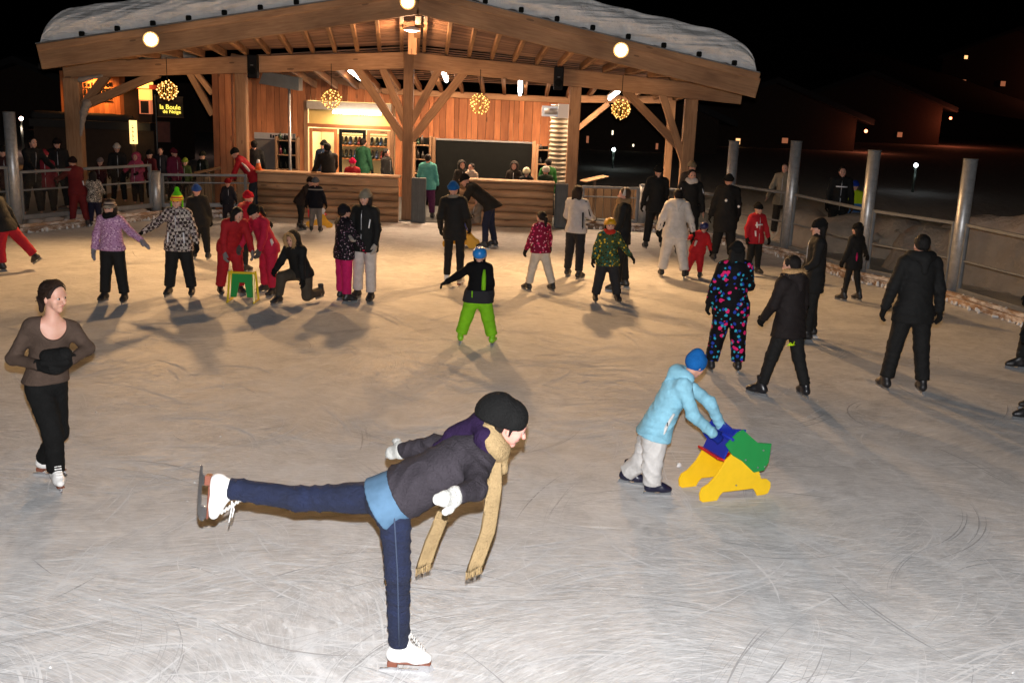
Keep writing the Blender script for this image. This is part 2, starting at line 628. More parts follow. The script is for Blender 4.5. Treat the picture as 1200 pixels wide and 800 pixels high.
class Solid:
    """rounded limbs, trunks and shells blended into one skin"""
    def __init__(self, wrinkle=0.0, wfreq=1.0, seed=0):
        self.p, self.cut, self.sub = [], [], []
        self.w, self.wf = wrinkle, wfreq
        self.seed = seed
    def limb(self, a, b, ra, rb, n=None, k=1.0, blend=0.03):
        self.p.append((vec(a), vec(b), ra, rb, None if n is None else vec(n), k, blend))
        return self
    def ball(self, c, r, n=None, k=1.0, blend=0.02):
        c = vec(c)
        return self.limb(c, c + np.array([0, 0, 1e-4]), r, r, n, k, blend)
    def plane(self, point, normal):               # keep the side the normal points away from
        self.cut.append((vec(point), vec(normal) / np.linalg.norm(vec(normal))))
        return self
    def hollow(self, a, b, r, n=None, k=1.0, blend=0.01):
        self.sub.append((vec(a), vec(b), r, r, None if n is None else vec(n), k, blend))
        return self
    @staticmethod
    def _d(P, q):
        a, b, ra, rb, n, k, _ = q
        ba = b - a
        pa = P - a
        t = np.clip(pa @ ba / max(ba @ ba, 1e-12), 0, 1)
        w = pa - t[:, None] * ba
        if n is not None:
            w = w + (k - 1) * (w @ n)[:, None] * n
        return np.sqrt((w * w).sum(1)) - (ra + (rb - ra) * t)
    def __call__(self, P):
        d = None
        for q in self.p:
            e = self._d(P, q)
            if d is None:
                d = e
            else:
                kk = q[6]
                hh = np.clip(0.5 + 0.5 * (e - d) / kk, 0, 1)
                d = e + (d - e) * hh - kk * hh * (1 - hh)
                d = np.where(np.isfinite(d), d, e)
        if self.w:
            s = self.seed
            x, y, z = P[:, 0] * self.wf, P[:, 1] * self.wf, P[:, 2] * self.wf
            f1 = np.abs(np.sin(34 * z + 16 * x + 2.2 * np.sin(13 * y + 7 * x + s) + 1.5 * np.sin(9 * z - 11 * x) + s))
            f2 = np.abs(np.sin(29 * z - 19 * x + 14 * y + 2.5 * np.sin(11 * x + 8 * z + 2 * s)))
            m = 0.5 + 0.5 * np.sin(8 * z + 6 * x - 9 * y + s)
            d = d + self.w * (1.1 * np.sqrt(f1 + 0.02) * m + 0.9 * np.sqrt(f2 + 0.02) * (1 - m) - 0.75)
        for q in self.sub:
            d = np.maximum(d, -self._d(P, q))
        for pt, nm in self.cut:
            d = np.maximum(d, (P - pt) @ nm)
        return d
    def bounds(self, m=0.06):
        lo = np.min([np.minimum(q[0] - max(q[2], q[3]), q[1] - max(q[2], q[3])) for q in self.p], 0)
        hi = np.max([np.maximum(q[0] + max(q[2], q[3]), q[1] + max(q[2], q[3])) for q in self.p], 0)
        return lo - m, hi + m
    def mesh(self, h, name='solid'):
        lo, hi = self.bounds(max(0.03, 2 * h))
        return surface(self, lo, hi, h, name)
# ------------------------------------------------------------------ ground and ice
def sheet(name, x0, x1, y0, y1, z, mat):
    me = mesh_from([(x0, y0, z), (x1, y0, z), (x1, y1, z), (x0, y1, z)], [(0, 1, 2, 3)])
    return tag(put(name, me, None, None, mat), kind='structure')
sheet('ground', -600, 600, -300, 1500, -0.03, MAT['ground'])
ICE = [(-16, -6), (13, -6), (9.2, 12.6), (8.35, 15.5), (7.62, 18.0), (6.55, 20.0), (5.75, 22.4), (4.8, 24.2), (3.6, 25.6),
       (-7.2, 25.6), (-8.4, 24.7), (-10.15, 21.6), (-13.5, 16.5), (-16, 12)]
tag(put('ice', mesh_from([(x, y, 0) for x, y in ICE], [tuple(range(len(ICE)))]), None, None, MAT['ice']), kind='structure')
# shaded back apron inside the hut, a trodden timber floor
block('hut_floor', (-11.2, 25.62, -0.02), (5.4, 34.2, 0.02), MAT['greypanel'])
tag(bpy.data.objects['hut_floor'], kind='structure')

def scrape_marks():
    """sheaves of curved skate cuts, shaved frost along them, and darker polished strokes between"""
    for nm, mat, groups, seed in (('skate_shavings', MAT['scrape'], 1700, 3), ('skate_grooves', MAT['groove'], 420, 5)):
        r = random.Random(seed)
        V, F = [], []
        for i in range(groups):
            y = 4.7 + 15.5 * r.random() ** 1.7
            x = (r.random() - 0.5) * (2.8 + y * 1.05)
            rad = r.uniform(0.7, 4.5) * r.choice((-1, 1))
            a0 = r.gauss(0, 0.5) if r.random() < 0.6 else r.uniform(0, 6.3)
            many = r.choice((1, 2, 3, 5, 8, 12)) if r.random() < 0.75 else 1
            for k in range(many):
                ln = r.uniform(0.12, 0.85) * (1.5 if many > 4 else 1.0)
                w = (r.uniform(0.0007, 0.0022) if r.random() < 0.8 else r.uniform(0.003, 0.008)) * (1 + 0.03 * y)
                if nm == 'skate_grooves':
                    w *= 0.75
                n = 9
                z = 0.0025 + 0.0030 * r.random()
                o = r.gauss(0, 0.035) * many ** 0.5
                s0 = r.uniform(-0.3, 0.3)
                a = a0 + r.gauss(0, 0.05) + s0 / rad
                px = x - math.sin(a0) * o + math.cos(a0) * s0
                py = y + math.cos(a0) * o + math.sin(a0) * s0
                b = len(V)
                for q in range(n + 1):
                    f = math.sin(math.pi * q / n)
                    ww = w * (0.06 + f) * r.uniform(0.5, 1.25)
                    nx, ny = -math.sin(a), math.cos(a)
                    V.append((px + nx * ww, py + ny * ww, z))
                    V.append((px - nx * ww, py - ny * ww, z))
                    px += math.cos(a) * ln / n
                    py += math.sin(a) * ln / n
                    a += ln / n / rad
                for q in range(n):
                    F.append((b + 2 * q, b + 2 * q + 1, b + 2 * q + 3, b + 2 * q + 2))
        tag(put(nm, mesh_from(V, F), None, None, mat), 'curved skate cuts and shavings all over the ice' if mat == MAT['scrape'] else 'darker polished skate strokes all over the ice', 'skate marks', kind='stuff')
scrape_marks()

def snow_crumbs():
    V, F = [], []
    r = random.Random(11)
    pts = [(ground(796, 546), 0.035)] + [(ground(r.uniform(10, 1190), r.uniform(330, 790)), r.uniform(0.005, 0.012)) for _ in range(34)]
    for p, s in pts:
        b = len(V)
        for k in range(5):
            a = k * 1.2566 + r.random()
            V.append((p.x + s * math.cos(a) * r.uniform(0.7, 1.2), p.y + s * math.sin(a) * r.uniform(0.7, 1.2), 0.001))
            V.append((p.x + 0.6 * s * math.cos(a), p.y + 0.6 * s * math.sin(a), s * r.uniform(0.5, 0.9)))
        V.append((p.x, p.y, s))
        for k in range(5):
            k2 = (k + 1) % 5
            F += [(b + 2 * k, b + 2 * k2, b + 2 * k2 + 1, b + 2 * k + 1), (b + 2 * k + 1, b + 2 * k2 + 1, b + 10)]
    tag(put('ice_crumbs', mesh_from(V, F, True), None, None, MAT['snow']), 'small loose crumbs of snow on the ice', 'snow crumbs', kind='stuff')
snow_crumbs()

def lumpy(name, path, width, height, mat, seed=1, h=0.07, label=None, cat=None, kind=None, parent=None):
    """a bank of snow along a path"""
    r = random.Random(seed)
    s = Solid(0.06 * min(1, width), 0.5, seed)
    for (a, b) in zip(path[:-1], path[1:]):
        a, b = Vector(a), Vector(b)
        n = max(1, int((b - a).length / (width * 0.55)))
        for k in range(n + 1):
            p = a.lerp(b, k / n) + Vector((r.uniform(-.25, .25) * width, r.uniform(-.25, .25) * width, 0))
            hh = height * r.uniform(0.55, 1.15)
            s.limb(p + Vector((0, 0, -0.3)), p + Vector((0, 0, max(0, hh - width * 0.5))), width * 0.75, width * 0.5, blend=width * 0.4)
    s.plane((0, 0, -0.05), (0, 0, -1))
    for q in list(s.p)[::2]:                            # shovelled clods on top
        for _ in range(2):
            c = q[1] + np.array([r.uniform(-1, 1) * width * 0.5, r.uniform(-1, 1) * width * 0.5, r.uniform(0.0, 0.42) * width])
            s.ball(c, width * r.uniform(0.06, 0.17), None, 1, width * 0.06)
    o = put(name, s.mesh(h), parent, None, mat)
    return tag(o, label, cat, None, kind)

# ------------------------------------------------------------------ the fence round the rink
POST_R = 0.115
def steel_post(p, height, label):
    t = thing('fence_post', (p[0], p[1], 0), label, 'fence post', 'steel fence posts round the rink')
    tube('tube', [(p[0], p[1], 0), (p[0], p[1], height)], POST_R, MAT['steel'], t, 20)
    c = tube('cap', [(p[0], p[1], height), (p[0], p[1], height + 0.015)], POST_R + 0.008, MAT['frame'], t, 20)
    tube('base_collar', [(p[0], p[1], 0.0), (p[0], p[1], 0.05)], POST_R + 0.03, MAT['frame'], t, 16)
    return t

def fence_panel(a, b, top, label, mid=None, bottom=0.2, inset=0.15):
    a, b = Vector((a[0], a[1], 0)), Vector((b[0], b[1], 0))
    d = (b - a).normalized()
    a, b = a + d * inset, b - d * inset
    t = thing('rink_fence', (a + b) / 2, label, 'fence', 'framed fence panels round the rink')
    up = Vector((0, 0, 1))
    bar('top_rail', a + up * top, b + up * top, 0.06, 0.06, MAT['frame'], t)
    bar('bottom_rail', a + up * bottom, b + up * bottom, 0.07, 0.10, MAT['frame'], t)
    for p in (a, b):
        bar('upright', p + up * (bottom - 0.05), p + up * (top + 0.03), 0.068, 0.068, MAT['frame'], t)
    if mid:
        bar('middle_rail', a + up * mid - d * 0.1, b + up * mid + d * 0.1, 0.03, 0.035, MAT['frame'], t)
    n = up.cross(d)
    bar('pane', a + up * (bottom + top) / 2 + d * 0.04, b + up * (bottom + top) / 2 - d * 0.04, 0.008, top - bottom - 0.1, MAT['glass'], t, 0)
    return t

RP = [(8.62, 14.4), (7.61, 18.05), (6.54, 19.75), (5.79, 22.47), (4.81, 24.08)]
for i, (p, lab) in enumerate(zip(RP[1:], ['tall steel post beside the man in black, nearest of the right fence',
                               'tall steel post between the girl with the pink patch and the man in black',
                               'tall steel post behind the woman in the black hat',
                               'tall steel post behind the boy in the red reflective jacket, farthest right post'])):
    steel_post(p, 2.42 if i < 3 else 2.3, lab)
for i, (p, q) in enumerate(zip(RP[:-1], RP[1:])):
    fence_panel(p, q, 1.33, ['fence panel at the right edge of the picture beyond the nearest post',
                             'fence panel behind the man in black', 'fence panel with spectators in dark jackets behind it',
                             'fence panel behind the boy in the red reflective jacket'][i], 0.72, 0.2)
LP = [(-12.6, 17.6), (-10.24, 21.45), (-8.4, 24.5)]
steel_post(LP[1], 2.41, 'tall steel post at the left edge of the picture')
steel_post(LP[2], 1.07, 'short steel post in front of the spectators in pink and purple')
fence_panel(LP[0], LP[1], 1.33, 'fence panel at the left picture edge behind the red gliding child', 0.85, 0.3)
fence_panel(LP[1], LP[2], 1.22, 'fence panel behind the child in the dark red suit', 0.85, 0.3)
fence_panel(LP[2], (-6.35, 25.25), 1.0, 'low fence panel between the short post and the left counter', 0.82, 0.3)
steel_post((3.1, 26.1), 1.07, 'short steel post beside the woman with the beige scarf')
fence_panel((1.45, 26.0), (3.1, 26.1), 0.98, 'low fence panel between the hut column and the short post', 0.75, 0.15)
fence_panel((3.1, 26.1), (4.81, 24.25), 1.05, 'low fence panel behind the person in the white ski suit', 0.7, 0.15)

def kerb(path, name, label):
    t = thing(name, (path[0][0], path[0][1], 0), label, 'kerb')
    for a, b in zip(path[:-1], path[1:]):
        for k, (z, hgt) in enumerate(((0.06, 0.11), (0.155, 0.07))):
            bar('plank', (a[0], a[1], z), (b[0], b[1], z), 0.12 - 0.03 * k, hgt, MAT['frosty'], t)
    r = random.Random(len(path))
    def crust(s):
        s.plane((0, 0, 0.001), (0, 0, -1))
        put('snow_crust', s.mesh(0.024), t, None, MAT['snow'])
    for a, b in zip(path[:-1], path[1:]):
        a, b = Vector((a[0], a[1], 0)), Vector((b[0], b[1], 0))
        d = (b - a).normalized()
        nrm = Vector((-d.y, d.x, 0))
        if nrm.dot(Vector((0, 12, 0)) - a) < 0:
            nrm = -nrm
        n = int((b - a).length / 0.06)
        s = Solid(0.01, 0.8, 3)
        for k in range(n):
            if len(s.p) > 26:
                crust(s)
                s = Solid(0.01, 0.8, 3)
            if r.random() < 0.85:
                p = a.lerp(b, (k + r.random()) / n) + nrm * r.uniform(0.05, 0.11) * (1 + r.random() * r.random())
                s.limb(p + Vector((0, 0, -0.03)), p + Vector((0, 0, r.uniform(-0.01, 0.09))), r.uniform(0.02, 0.05), r.uniform(0.01, 0.03), blend=0.03)
            if r.random() < 0.35:
                p = a.lerp(b, (k + r.random()) / n) - nrm * 0.01
                s.ball(p + Vector((0, 0, 0.175)), r.uniform(0.015, 0.035), blend=0.04)
        if s.p:
            crust(s)
    return t
kerb([(9.25, 12.5)] + [(x - 0.12, y - 0.1) for x, y in RP] + [(3.6, 25.5), (1.5, 25.75)], 'rink_kerb', 'snowy timber kerb along the foot of the right fence')
kerb([(-6.4, 25.3), (-8.3, 24.35), (-10.1, 21.35), (-12.5, 17.5)], 'rink_kerb', 'snowy timber kerb along the foot of the left fence')
lumpy('snow_heap', [(-10.1, 22.0, 0), (-9.4, 23.0, 0), (-8.6, 24.3, 0)], 0.26, 0.34, MAT['bank'], 4, 0.06, 'low heap of dirty snow under the left fence', 'snow heap')
lumpy('snow_bank', [(8.4, 21.6, 0), (9.9, 19.6, 0), (11.2, 17.6, 0), (12.0, 15.4, 0)], 1.25, 1.45, MAT['bank'], 9, 0.10, 'big dirty snow bank behind the right fence', 'snow bank')
lumpy('snow_bank', [(6.9, 25.0, 0), (8.6, 23.4, 0), (9.9, 22.2, 0)], 1.2, 0.85, MAT['bank'], 12, 0.09, 'lower snow bank behind the spectators on the right', 'snow bank')

# ------------------------------------------------------------------ the timber hut
HUT = thing('rink_hut', (-2.7, 25.9, 0), 'open timber rink hut with snow covered gable roof and floodlights', 'hut')
CY = 25.9
RIDGE_X, RIDGE_Z, EAVE_Z = -2.14, 4.625, 3.257
XL, XR = -9.78, 4.77
def roof_z(x):                             # underside of the roof boards at the front edge
    return EAVE_Z + (RIDGE_Z - EAVE_Z) * (1 - abs(x - RIDGE_X) / ((RIDGE_X - XL) if x < RIDGE_X else (XR - RIDGE_X)))
def beam_z(x):                             # middle of the tie beam
    return 4.0 - 0.19 - 0.066 * abs(x + 2.7)
FY = 22.0
# rake boards at the front edge, in two layers
for x0, x1 in ((XL, RIDGE_X), (RIDGE_X, XR)):
    z0, z1 = roof_z(x0), roof_z(x1)
    bar('fascia', (x0, FY, z0 + 0.205), (x1, FY, z1 + 0.205), 0.10, 0.39, MAT['beam'], HUT)
    bar('fascia_trim', (x0 - 0.02, FY - 0.075, z0 + 0.43), (x1, FY - 0.075, z1 + 0.43), 0.05, 0.14, MAT['beam'], HUT)
    bar('fascia_flashing', (x0 - 0.04, FY - 0.06, z0 + 0.515), (x1, FY - 0.06, z1 + 0.515), 0.12, 0.025, MAT['frame'], HUT)
# the front of the roof lifts from the tie beam to the rake: purlins and boards follow that twist
def back_x(x):
    if x < RIDGE_X:
        return -2.55 + (x - RIDGE_X) / (RIDGE_X - XL) * 8.05
    return -2.55 + (x - RIDGE_X) / (XR - RIDGE_X) * 7.45
def soffit_point(x, f, dz=0.0):
    xb = back_x(x)
    p = Vector((x, FY + 0.055, roof_z(x) + 0.10))
    q_ = Vector((xb, CY + 0.12, beam_z(xb) + 0.28))
    r_ = p.lerp(q_, f)
    r_.z += dz
    return r_
for x0, x1 in ((XL + 0.03, RIDGE_X), (RIDGE_X, XR - 0.03)):
    nb = 22
    for k in range(nb):
        f = (k + 0.5) / nb
        bar('soffit_board', soffit_point(x0, f, 0.095), soffit_point(x1, f, 0.095), 3.95 / nb - 0.006, 0.03, MAT['soffit'], HUT, 0.006)
x = XL + 0.3
while x < XR - 0.1:
    if abs(x - RIDGE_X) > 0.15:
        bar('purlin', soffit_point(x, 0), soffit_point(x, 1), 0.085, 0.15, MAT['beam'], HUT)
    x += 0.5
bar('ridge_purlin', soffit_point(RIDGE_X, 0, -0.03), soffit_point(RIDGE_X, 1, -0.03), 0.13, 0.2, MAT['beam'], HUT)
bar('king_post', (-2.46, 24.2, 3.9), (-2.46, 24.2, 4.42), 0.2, 0.2, MAT['beam'], HUT, up=(0, 1, 0))
# tie beams on the columns
bar('tie_beam', (-10.95, CY, beam_z(-10.95)), (-2.83, CY, beam_z(-2.7) - 0.01), 0.24, 0.38, MAT['beam'], HUT)
bar('tie_beam', (-2.6, CY, beam_z(-2.7) - 0.01), (5.24, CY, beam_z(5.24)), 0.24, 0.38, MAT['beam'], HUT)
def column(x, w, ztop, z0=0.02, y=CY):
    bar('column', (x, y, z0), (x, y, ztop), w, 0.26, MAT['beam'], HUT, 0.015, up=(0, 1, 0))
column(-10.78, 0.38, beam_z(-10.78) - 0.19)
column(-6.72, 0.26, beam_z(-6.7) - 0.19)
column(-2.715, 0.235, beam_z(-2.7) + 0.2)
column(1.28, 0.27, beam_z(1.28) - 0.19)
column(4.06, 0.30, beam_z(4.06) - 0.19)
for k in range(3):                          # boarded pier beside the second column
    bar('pier_board', (-7.33 + 0.152 * k, CY + 0.02 * (k % 2), 0.02), (-7.33 + 0.152 * k, CY + 0.02 * (k % 2), beam_z(-7.1) - 0.19), 0.148, 0.2, MAT['siding'], HUT, 0.01, up=(0, 1, 0))
for k in range(5):
    bar('pier_board', (-7.40, CY + 0.2 + 0.22 * k, 0.02), (-7.40, CY + 0.2 + 0.22 * k, beam_z(-7.1) - 0.19), 0.05, 0.215, MAT['siding'], HUT, 0.008, up=(0, 1, 0))
def brace(x0, z0, x1, w=0.15, dy=0.0):
    bar('brace', (x0, CY + dy, z0), (x1, CY + dy, beam_z(x1) - 0.15), 0.16, w, MAT['beam'], HUT)
brace(-10.6, 2.42, -8.7, 0.2, -0.01); brace(-10.62, 2.35, -9.95, 0.2, 0.015)
brace(-7.42, 2.35, -7.95, 0.15); brace(-7.42, 2.85, -7.8, 0.13, 0.03)
brace(-2.8, 1.95, -3.95, 0.19, 0.01); brace(-2.78, 2.35, -3.35, 0.17, -0.03)
brace(-2.63, 1.95, -1.4, 0.19, 0.01); brace(-2.65, 2.35, -2.0, 0.17, -0.03)
brace(3.95, 1.95, 2.45, 0.19, 0.01); brace(3.98, 1.7, 3.35, 0.17, -0.03)
# inner ceiling: joists falling from the tie beam to the back wall
BY = 31.0
for k in range(19):
    x = -6.5 + 0.6 * k
    if x < 4.3:
        bar('joist', (x, CY + 0.13, beam_z(x) + 0.10), (x, BY - 0.1, 3.12), 0.09, 0.18, MAT['beam'], HUT)
for k in range(16):
    y = CY + 0.14 + 0.305 * k
    f = k / 16
    bar('ceiling_board', (-7.3, y + 0.15, 3.62 * (1 - f) + 3.25 * f + 0.08), (-2.7, y + 0.15, 4.05 * (1 - f) + 3.25 * f + 0.08), 0.3, 0.025, MAT['soffit'], HUT, 0)
    bar('ceiling_board', (-2.7, y + 0.15, 4.05 * (1 - f) + 3.25 * f + 0.08), (4.9, y + 0.15, 3.62 * (1 - f) + 3.25 * f + 0.08), 0.3, 0.025, MAT['soffit'], HUT, 0)
# back wall boards, each its own width and tone
def wall_top(x):
    pts = [(-9, 3.95), (-6.67, 3.5), (-4.3, 3.08), (-3.5, 2.95), (5, 2.95)]
    for (a, za), (b, zb) in zip(pts[:-1], pts[1:]):
        if a <= x <= b:
            return za + (zb - za) * (x - a) / (b - a)
    return 2.95
x = -8.3
while x < 1.5:
    w = rnd.choice((0.13, 0.15, 0.18, 0.24))
    c = x + w / 2
    zb, zt = 0.02, wall_top(c)
    if -6.22 < c < -3.66:
        zb = 2.68
    bar('wall_board', (c, BY + rnd.uniform(0, 0.02), zb), (c, BY, zt), w - 0.007, 0.035, MAT['siding'], HUT, 0.004, up=(0, 1, 0))
    x += w
for a, b in (((-8.3, wall_top(-8.3)), (-4.0, wall_top(-4.0))), ((-4.0, 3.02), (1.55, 2.97))):
    bar('wall_plate', (a[0], BY - 0.09, a[1]), (b[0], BY - 0.09, b[1]), 0.12, 0.17, MAT['beam'], HUT)
# rear posts and braces on the open right side
bar('rear_beam', (1.3, 30.2, 3.02), (4.2, 30.2, 3.1), 0.16, 0.2, MAT['beam'], HUT)
bar('rear_brace', (1.55, 29.2, 2.25), (2.35, 29.2, 2.95), 0.12, 0.14, MAT['beam'], HUT)
bar('rear_column', (4.2, 30.2, 0.02), (4.2, 30.2, 3.1), 0.2, 0.2, MAT['beam'], HUT, up=(0, 1, 0))

# snow on the roof: wind-packed layers with a rounded, slightly overhanging front
def roof_snow():
    r = random.Random(5)
    X0, X1, N = XL + 0.02, XR - 0.06, 300
    ph = [r.uniform(0, 6.28) for _ in range(12)]
    def n1(x, f, p):
        return math.sin(x * f + ph[p]) * 0.6 + math.sin(x * f * 2.3 + ph[p + 1]) * 0.4
    prof_n = 34
    V, F = [], []
    for i in range(N + 1):
        x = X0 + (X1 - X0) * i / N
        base = roof_z(x) + 0.535
        e = min(x - X0, X1 - x)
        e0 = 0.75 if x < RIDGE_X else 0.95
        end = math.sqrt(max(0.0, 1 - (1 - min(1, e / e0)) ** 2))
        th = (0.59 + 0.05 * n1(x, 0.9, 0) + 0.03 * n1(x, 3.1, 2)) * (0.03 + 0.97 * end)
        crack = math.exp(-((x - 2.0) / 0.05) ** 2) * 0.05
        for k in range(prof_n + 1):
            f = k / prof_n
            if f < 0.62:                                # the front face, layer on layer
                g = f / 0.62
                z = base + th * g ** 0.9
                if g < 0.08:
                    z += 0.012 * n1(x, 9.5, 4) - 0.05 * (abs(math.sin(math.pi * (x - XL - 0.9) / 0.72)) - 0.4)
                bulge = 0.10 * math.sin(min(1, g * 1.25) * math.pi) - 0.26 * max(0, g - 0.62) ** 1.5 * 2.2
                strata = 0.010 * math.sin(g * 27 + 0.5 * n1(x, 0.6, 6)) * (0.5 + 0.5 * math.sin(g * 7 + x * 0.3)) + 0.030 * n1(x + g * 2, 2.2, 8) + 0.026 * n1(x - g * 3, 5.3, 5) + 0.005 * r.uniform(-1, 1)
                y = FY + 0.02 - (bulge + strata) * (0.3 + 0.7 * end) + crack
            else:
                g = (f - 0.62) / 0.38
                y = FY + 0.30 + (g ** 1.4) * 10.0
                z = base + th * (1.0 + 0.05 * math.sin(g * 5)) + 0.02 * n1(x + g * 9, 1.7, 3) - (y - FY) * 0.034 + 0.03 * g
            V.append((x, y, z))
    m = prof_n + 1
    for i in range(N):
        for k in range(prof_n):
            F.append((i * m + k, (i + 1) * m + k, (i + 1) * m + k + 1, i * m + k + 1))
    F.append(tuple(range(m - 1, -1, -1)))
    F.append(tuple(range(N * m, N * m + m)))
    return put('roof_snow', mesh_from(V, F, True), HUT, None, MAT['roof_snow'])
roof_snow()
x = XL + 0.9
while x < XR - 0.3:                          # snow guards along the roof edge
    z = roof_z(x) + 0.54
    g = block('snow_guard', (x - 0.05, FY - 0.13, z - 0.02), (x + 0.05, FY - 0.03, z + 0.09), MAT['dark'], HUT, 0.02)
    x += 0.72 if not -3.3 < x < -1.8 else 0.8

# snow packed on the left column
s = Solid(0.02, 0.6, 4)
s.limb((-10.5, 25.78, 2.3), (-10.42, 25.8, 2.5), 0.07, 0.11, blend=0.08).limb((-10.6, 25.77, 1.75), (-10.5, 25.78, 2.3), 0.03, 0.09, blend=0.08)
s.limb((-10.52, 25.75, 3.05), (-10.0, 25.75, 3.17), 0.07, 0.04, blend=0.1)
put('clinging_snow', s.mesh(0.03), HUT, None, MAT['bank'])

# ---- floodlights
LENS = glow('floodlight_lens', (1.0, 0.93, 0.75), 40)
RING = glow('floodlight_halo_ring', (1.0, 0.70, 0.32), 1.6)  # emission standing in for the soft halo round the lens
RING2 = glow('floodlight_outer_halo', (1.0, 0.55, 0.2), 0.45)
for i, p in enumerate(FLOOD):
    t = thing('floodlight', p, ['floodlight on the roof edge, leftmost of the three', 'floodlight at the roof ridge',
                                'floodlight on the roof edge, rightmost of the three'][i], 'floodlight', 'floodlights on the roof edge')
    q = Vector(p)
    aim = Vector((q.x * 0.5, q.y - 12, 1.8)) - q
    aim.normalize()
    m = Matrix.Translation(q) @ aim.to_track_quat('X', 'Z').to_matrix().to_4x4()
    put('housing', tube_mesh([(-0.12, 0, 0), (-0.05, 0, 0), (0.03, 0, 0), (0.10, 0, 0)], [0.07, 0.12, 0.155, 0.168], 18), t, m, MAT['black'])
    for r0, r1, mm in ((0.160, 0.142, RING2), (0.140, 0.118, RING)):  # glowing rings added so the bright disc fades out at its edge
        put('halo_ring', tube_mesh([(0.101, 0, 0), (0.106, 0, 0)], [r0, r1], 20), t, m, mm)
    put('lens', tube_mesh([(0.107, 0, 0), (0.125, 0, 0), (0.14, 0, 0)], [0.112, 0.095, 0.04], 18), t, m, LENS)
    bar('bracket', q + Vector((0, 0.12, 0.02)), (q.x, FY - 0.04, q.z + 0.02), 0.05, 0.05, MAT['black'], t)
t = thing('dish_lamp', (-2.36, 23.0, 4.36), 'small white dish lamp at the top of the middle column', 'lamp')
put('shade', tube_mesh([(0, 0, 0.09), (0, 0, 0.06), (0, 0, 0.0)], [0.03, 0.12, 0.19], 18), t, Matrix.Translation((-2.36, 23.0, 4.36)), MAT['white_boot'])
put('bulb', tube_mesh([(0, 0, 0.03), (0, 0, 0.0), (0, 0, -0.03)], [0.12, 0.15, 0.06], 16), t, Matrix.Translation((-2.36, 23.0, 4.36)), glow('dish_bulb', (1, 0.82, 0.62), 14))
lamp('dish_lamp_light', 'POINT', (-2.36, 22.95, 4.2), 120, (1, 0.60, 0.33), 0.1)

# ---- ceiling tubes
TUBE = glow('fluorescent_tube', (1.0, 0.93, 0.86), 14)
for i, (xa, za, xb, zb, ya, yb, lab) in enumerate([(-4.25, 3.60, -4.25, 3.40, 26.6, 28.6, 'fluorescent tube under the ceiling left of the middle column'),
                                  (-2.0, 3.74, -2.0, 3.45, 26.6, 28.6, 'fluorescent tube under the ceiling just right of the middle column'),
                                  (-0.05, 3.5, -0.05, 3.18, 26.6, 29.0, 'fluorescent tube above the dark shutter'),
                                  (2.35, 3.36, 2.35, 3.16, 26.4, 29.0, 'fluorescent tube under the open right bay')]):
    t = thing('tube_light', ((xa + xb) / 2, (ya + yb) / 2, (za + zb) / 2), lab, 'tube light', 'fluorescent ceiling tubes in the hut')
    bar('fitting', (xa, ya, za - 0.02), (xb, yb, zb - 0.02), 0.14, 0.05, MAT['white_boot'], t)
    tube('tube', [(xa, ya + .05, za - 0.085), (xb, yb - .05, zb - 0.085)], 0.042, TUBE, t, 10)
    lamp('tube_glow', 'AREA', ((xa + xb) / 2, (ya + yb) / 2, (za + zb) / 2 - 0.15), 270, (1.0, 0.66, 0.40), (0.15, 1.8), target=((xa + xb) / 2, (ya + yb) / 2 + 0.5, 0))

# ---- lit serving hatch and shop behind the wall
SHOP = thing('skate_shop_front', (-4.94, BY, 0), 'lit glazed skate hire front with a yellow panel over the doors', 'shop front')
cream = plain('cream_wall', (0.78, 0.66, 0.40), 0.8, 0, None, 0.1)
block('back_panel', (-6.2, 33.4, 0), (-3.6, 33.45, 2.8), cream, SHOP)
block('side_panel', (-6.25, 31.05, 0), (-6.2, 33.4, 2.8), cream, SHOP)
block('side_panel', (-3.65, 31.05, 0), (-3.6, 33.4, 2.8), cream, SHOP)
block('shop_ceiling', (-6.25, 31.03, 2.8), (-3.6, 33.45, 2.84), cream, SHOP)
block('header_panel', (-6.12, 31.0, 2.02), (-3.74, 31.05, 2.44), plain('yellow_panel', (0.72, 0.5, 0.16), 0.7, 0, None, 0.1), SHOP)
block('header_hood', (-6.14, 30.78, 2.44), (-3.72, 31.05, 2.66), plain('pale_hood', (0.45, 0.4, 0.33), 0.6, 0, None, 0.2), SHOP)
for x in (-6.2, -3.7):
    block('jamb', (x - 0.05, 30.94, 0.02), (x + 0.05, 31.06, 2.68), MAT['beam'], SHOP)
block('lintel', (-6.16, 30.93, 1.93), (-3.72, 31.06, 2.03), MAT['siding'], SHOP)
for x0, x1, m in ((-6.1, -5.3, MAT['siding']), (-5.24, -4.47, MAT['dark']), (-4.43, -3.76, MAT['beam'])):
    d = put('door', None, SHOP, Matrix.Translation(((x0 + x1) / 2, 31, 0)))
    for xx in (x0 + 0.04, x1 - 0.04):
        block('stile', (xx - 0.045, 30.96, 0.02), (xx + 0.045, 31.02, 1.9), m, d)
    for z0, z1 in ((0.02, 0.5), (1.8, 1.9)):
        block('rail', (x0 + 0.09, 30.965, z0), (x1 - 0.09, 31.015, z1), m, d)
    bar('pane', (x0 + 0.09, 30.99, 1.15), (x1 - 0.09, 30.99, 1.15), 0.008, 1.3, MAT['glass'], d, 0)
tube('tube', [(-5.38, 30.72, 2.38), (-4.0, 30.72, 2.38)], 0.04, TUBE, SHOP, 10)
lamp('hatch_tube_glow', 'AREA', (-4.7, 30.66, 2.36), 26, (1.0, 0.78, 0.5), (1.3, 0.06), target=(-4.7, 30.95, 1.9))
lamp('shop_light', 'AREA', (-4.95, 32.2, 2.75), 150, (1.0, 0.83, 0.55), (1.8, 1.2), target=(-4.95, 32.2, 0))
SH = thing('skate_rack', (-4.9, 33.1, 0), 'rack of hire skates seen through the shop doors', 'rack')
